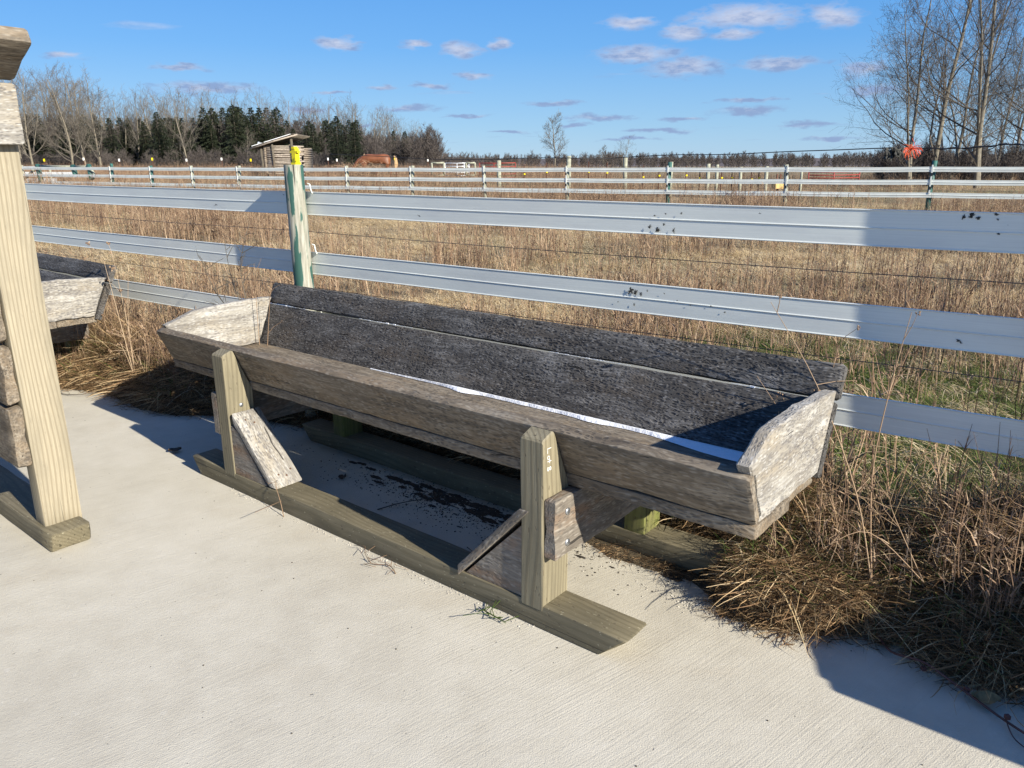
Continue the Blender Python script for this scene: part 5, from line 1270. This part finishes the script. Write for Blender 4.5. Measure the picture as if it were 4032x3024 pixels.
for i, (u, y, Z, R, lb) in enumerate(((270, 705, 34, .9, 'brown bush before the far fence, left of the green corner post'), (360, 708, 33, .8, 'brown bush at the foot of the rightmost green corner post'), (1985, 742, 23.5, .75, 'brown bush hiding the lowest far rail below the first grey post'), (2385, 745, 22.0, .95, 'largest brown bush breaking the lowest far rail in the middle'), (3090, 760, 19.5, .8, 'low brown bush under the far fence, right of the middle'), (3500, 770, 17.5, .9, 'brown bush under the far rails below the orange twine'), (3830, 775, 16.5, 1.0, 'dense brown bush under the far rails at the right'), (4010, 760, 17.0, 1.0, 'brown bush cut off by the right edge under the far rails'), (1420, 700, 44, 1.5, 'leafless bush in front of the grazing horse'), (2750, 755, 21, .6, 'small brown bush under the far rails left of the white clamps'))):
    p = at(u, y, Z); shrub(lb, (p.x, p.y, H(p.x, p.y)), R, 170, 50+i, wdt=0.0035*Z/17 if Z < 40 else .014)
# vine and leaf on the concrete at the lower right
e = empty('vine', tuple(wl(3.28, 0.60, 0.01)), 0, 'dark red vine trailing over the shaded concrete at lower right', 'vine'); b0 = Vector(e.location)
vp = catmull([wl(3.10, .66, .02), wl(3.17, .56, .03), wl(3.27, .53, .05), wl(3.37, .50, .03), wl(3.50, .44, .015), wl(3.62, .38, .02), wl(3.8, .34, .01)], 6); g = Geo(); g.tube([p-b0 for p in vp], 0.0035, 6)
vq = catmull([wl(3.50, .44, .015), wl(3.53, .38, .01), wl(3.60, .34, .008), wl(3.70, .28, .008)], 5); g.tube([p-b0 for p in vq], 0.0018, 5); g.build('stem', M['stem_red'], e, True)
for k, (u, v) in enumerate(((3.27, .53), (3.50, .44), (3.39, .50))):
    g = Geo(); g.box(wl(u, v, .03)-b0, (.006, .006, .006)); g.build('node', M['stem_red'], e)
def leaf(label, c, s, rz, mat, seed):
    V = []; F = []; n = 7
    for i in range(n):
        t = i/(n-1); wd = s*.42*math.sin(math.pi*min(.97, t*.9+.06))*(1+.25*mn.noise(Vector((t*6, seed, 0))))
        for j in (-1, 0, 1): V.append(((t-.5)*s, wd*j, s*(.05+.16*abs(j)+.06*math.sin(t*7+seed))))
    for i in range(n-1):
        for j in range(2): F.append((i*3+j, (i+1)*3+j, (i+1)*3+j+1, i*3+j+1))
    o = mesh_obj('dead_leaf', V, F, mat, smooth=True); o.location = c; o.rotation_euler = (0, 0, rz); tag(o, label, 'leaf')
M['leaf'] = plain('dead_leaf_brown', (0.07, 0.05, 0.035), .8, var=.4, sc=60)
M['leaf_t'] = plain('dead_leaf_tan', (0.20, 0.15, 0.07), .8, var=.4, sc=60)
leaf('curled dark leaf on the shaded concrete left of the front runner', tuple(wl(-0.425, 0.081, 0.004)), .07, .5, M['leaf'], 1)
leaf('crumpled olive leaf caught on the red vine', tuple(wl(3.44, .50, .015)), .075, -.3, M['leaf_t'], 2)
leaf('small curled leaf on the concrete under the trough', tuple(wl(0.62, .42, .004)), .05, 1.5, M['leaf'], 3)
def twig(label, pts, r0, seed, mat='stem_red', nb=5, name='twig'):
    r = random.Random(seed); ps = catmull([wl(*p) for p in pts], 5); b0 = ps[0].copy(); g = Geo(); g.tube([p-b0 for p in ps], [r0*(1-.6*i/len(ps)) for i in range(len(ps))], 5, .3)
    for k in range(nb):
        p = ps[r.randrange(1, len(ps))]-b0; g.tube([p, p+Vector((r.gauss(0, .02), r.gauss(0, .02), r.uniform(0, .02))), p+Vector((r.gauss(0, .04), r.gauss(0, .04), r.uniform(0, .03)))], r0*.5, 4, .3)
    o = g.build(name, M[mat], smooth=True); o.location = b0; tag(o, label, 'twig')
twig('thin dark twig on the concrete at the left grass edge', [(-2.3, .17, .006), (-2.15, .16, .01), (-2.0, .22, .02), (-1.88, .33, .03)], .004, 1, 'bark_dark')
twig('dry curled tendril standing by the front runner under the brace', [(0.77, -.03, .0), (0.74, -.02, .06), (0.70, -.01, .12), (0.69, .0, .15)], .0022, 2, 'weed', 3)
twig('tuft of fine roots on the concrete before the middle of the runner', [(1.55, -.06, .004), (1.49, -.04, .01), (1.42, -.07, .008), (1.33, -.03, .012)], .002, 3, 'weed', 12)
twig('fine curved twig lying on the concrete behind the runner', [(1.62, .27, .005), (1.68, .24, .012), (1.75, .19, .006)], .002, 4, 'bark_dark', 0)
twig('curved stem on the dirt under the trough', [(1.05, .28, .005), (1.10, .36, .02), (1.14, .42, .025), (1.2, .5, .03)], .003, 5, 'bark_dark', 3)
twig('sprig of green and dry leaves at the runner near its right end', [(1.98, -.035, .004), (2.02, -.05, .012), (2.08, -.05, .01)], .003, 6, 'green', 12)

# dirt under the trough and grit
g = Geo(); r = random.Random(9)
def dirt_patch(u0, v0, a, b_, seed, ang=0):
    n = 36; c = wl(u0, v0, .003); ring = []
    for k in range(n):
        th = 2*math.pi*k/n; f = 1+.55*mn.noise(Vector((math.cos(th)*2.2, math.sin(th)*2.2, seed))); ring.append(wl(u0+a*f*math.cos(th), v0+b_*f*math.sin(th), .0022))
    for k in range(n): g.face([c, ring[k], ring[(k+1) % n]])
for k in range(150):
    u_ = r.gauss(1.35, .36); v_ = .62-abs(r.gauss(0, .09)); s_ = r.uniform(.005, .034)*(1 if v_ > .5 else .5); dirt_patch(u_, v_, s_*1.6, s_*.55, k*1.7)
o = g.build('soil', M['soil']); tag(o, kind='stuff')
g = Geo()
def stone(c, s, t):
    b_ = len(g.V); ph = r.random()*6
    for k in range(5): g.V.append(tuple(Vector(c)+Vector((s*math.cos(ph+k*1.257)*r.uniform(.7, 1.2), s*math.sin(ph+k*1.257)*r.uniform(.7, 1.2), 0)))); g.T.append(t)
    g.V.append(tuple(Vector(c)+Vector((0, 0, s*.8)))); g.T.append(t)
    for k in range(5): g.F.append((b_+k, b_+(k+1) % 5, b_+5))
for i in range(1500):
    q = r.random()
    if q < .28: u, v = 2.62+r.gauss(0, .12), .47+r.gauss(0, .03)
    elif q < .50: u, v = r.uniform(.3, 2.2), -.012+r.gauss(0, .012)
    elif q < .86: u, v = r.gauss(1.35, .38), .52+r.gauss(0, .10)
    else:
        u = r.uniform(-2.2, 4); v = bnd(u)-abs(r.gauss(0, .05))
    if 0 < v < .14 and -.1 < u < 2.55: continue
    stone(wl(u, v, .001), r.uniform(.0012, .0045), .5)
o = g.build('grit', M['pebble']); tag(o, kind='stuff')
g = Geo()
for i in range(1900):
    u, v = (r.gauss(1.35, .42), .53+r.gauss(0, .08)) if r.random() < .85 else (r.uniform(-3.5, 4.5), r.uniform(-2.6, .6))
    if 0 < v < .14 and -.1 < u < 2.55: continue
    stone(wl(u, v, .001), r.uniform(.0010, .0035 if v < .3 else .005), .5)
o = g.build('dirt_crumbs', M['soil']); tag(o, kind='stuff')
# snow remnants in the grass
for i, (s, n, lb) in enumerate(((-0.38, 3.35, 'patch of old snow in the grass behind the lowest rail'), (-0.15, 3.25, 'small lump of snow in the grass at the far right'), (-0.55, 3.5, 'tiny scrap of snow beyond the fence'), (-0.52, 2.86, 'flat scrap of snow in the straw at the foot of the fence'))):
    p = fw_(s, n, 0); g = Geo(); rr = .035+.012*(i % 2); rings = 5; nn_ = 12; z0 = H(p.x, p.y)+(.04 if n > 3.1 else .11)
    for a in range(rings):
        for k in range(nn_):
            th = 2*math.pi*k/nn_; q = rr*(1-a/rings)*(1+.3*mn.noise(Vector((math.cos(th), math.sin(th), i*3+a*.3)))); g.V.append((q*1.6*math.cos(th), q*math.sin(th), .022*math.sin(a/rings*1.57)+.004*mn.noise(Vector((k, a, i))))); g.T.append(.5)
    for a in range(rings-1):
        for k in range(nn_): g.F.append((a*nn_+k, a*nn_+(k+1) % nn_, (a+1)*nn_+(k+1) % nn_, (a+1)*nn_+k))
    g.F.append(tuple((rings-1)*nn_+k for k in range(nn_)))
    o = g.build('snow_patch', M['snow'], smooth=True); o.location = (p.x, p.y, z0); tag(o, lb, 'snow')
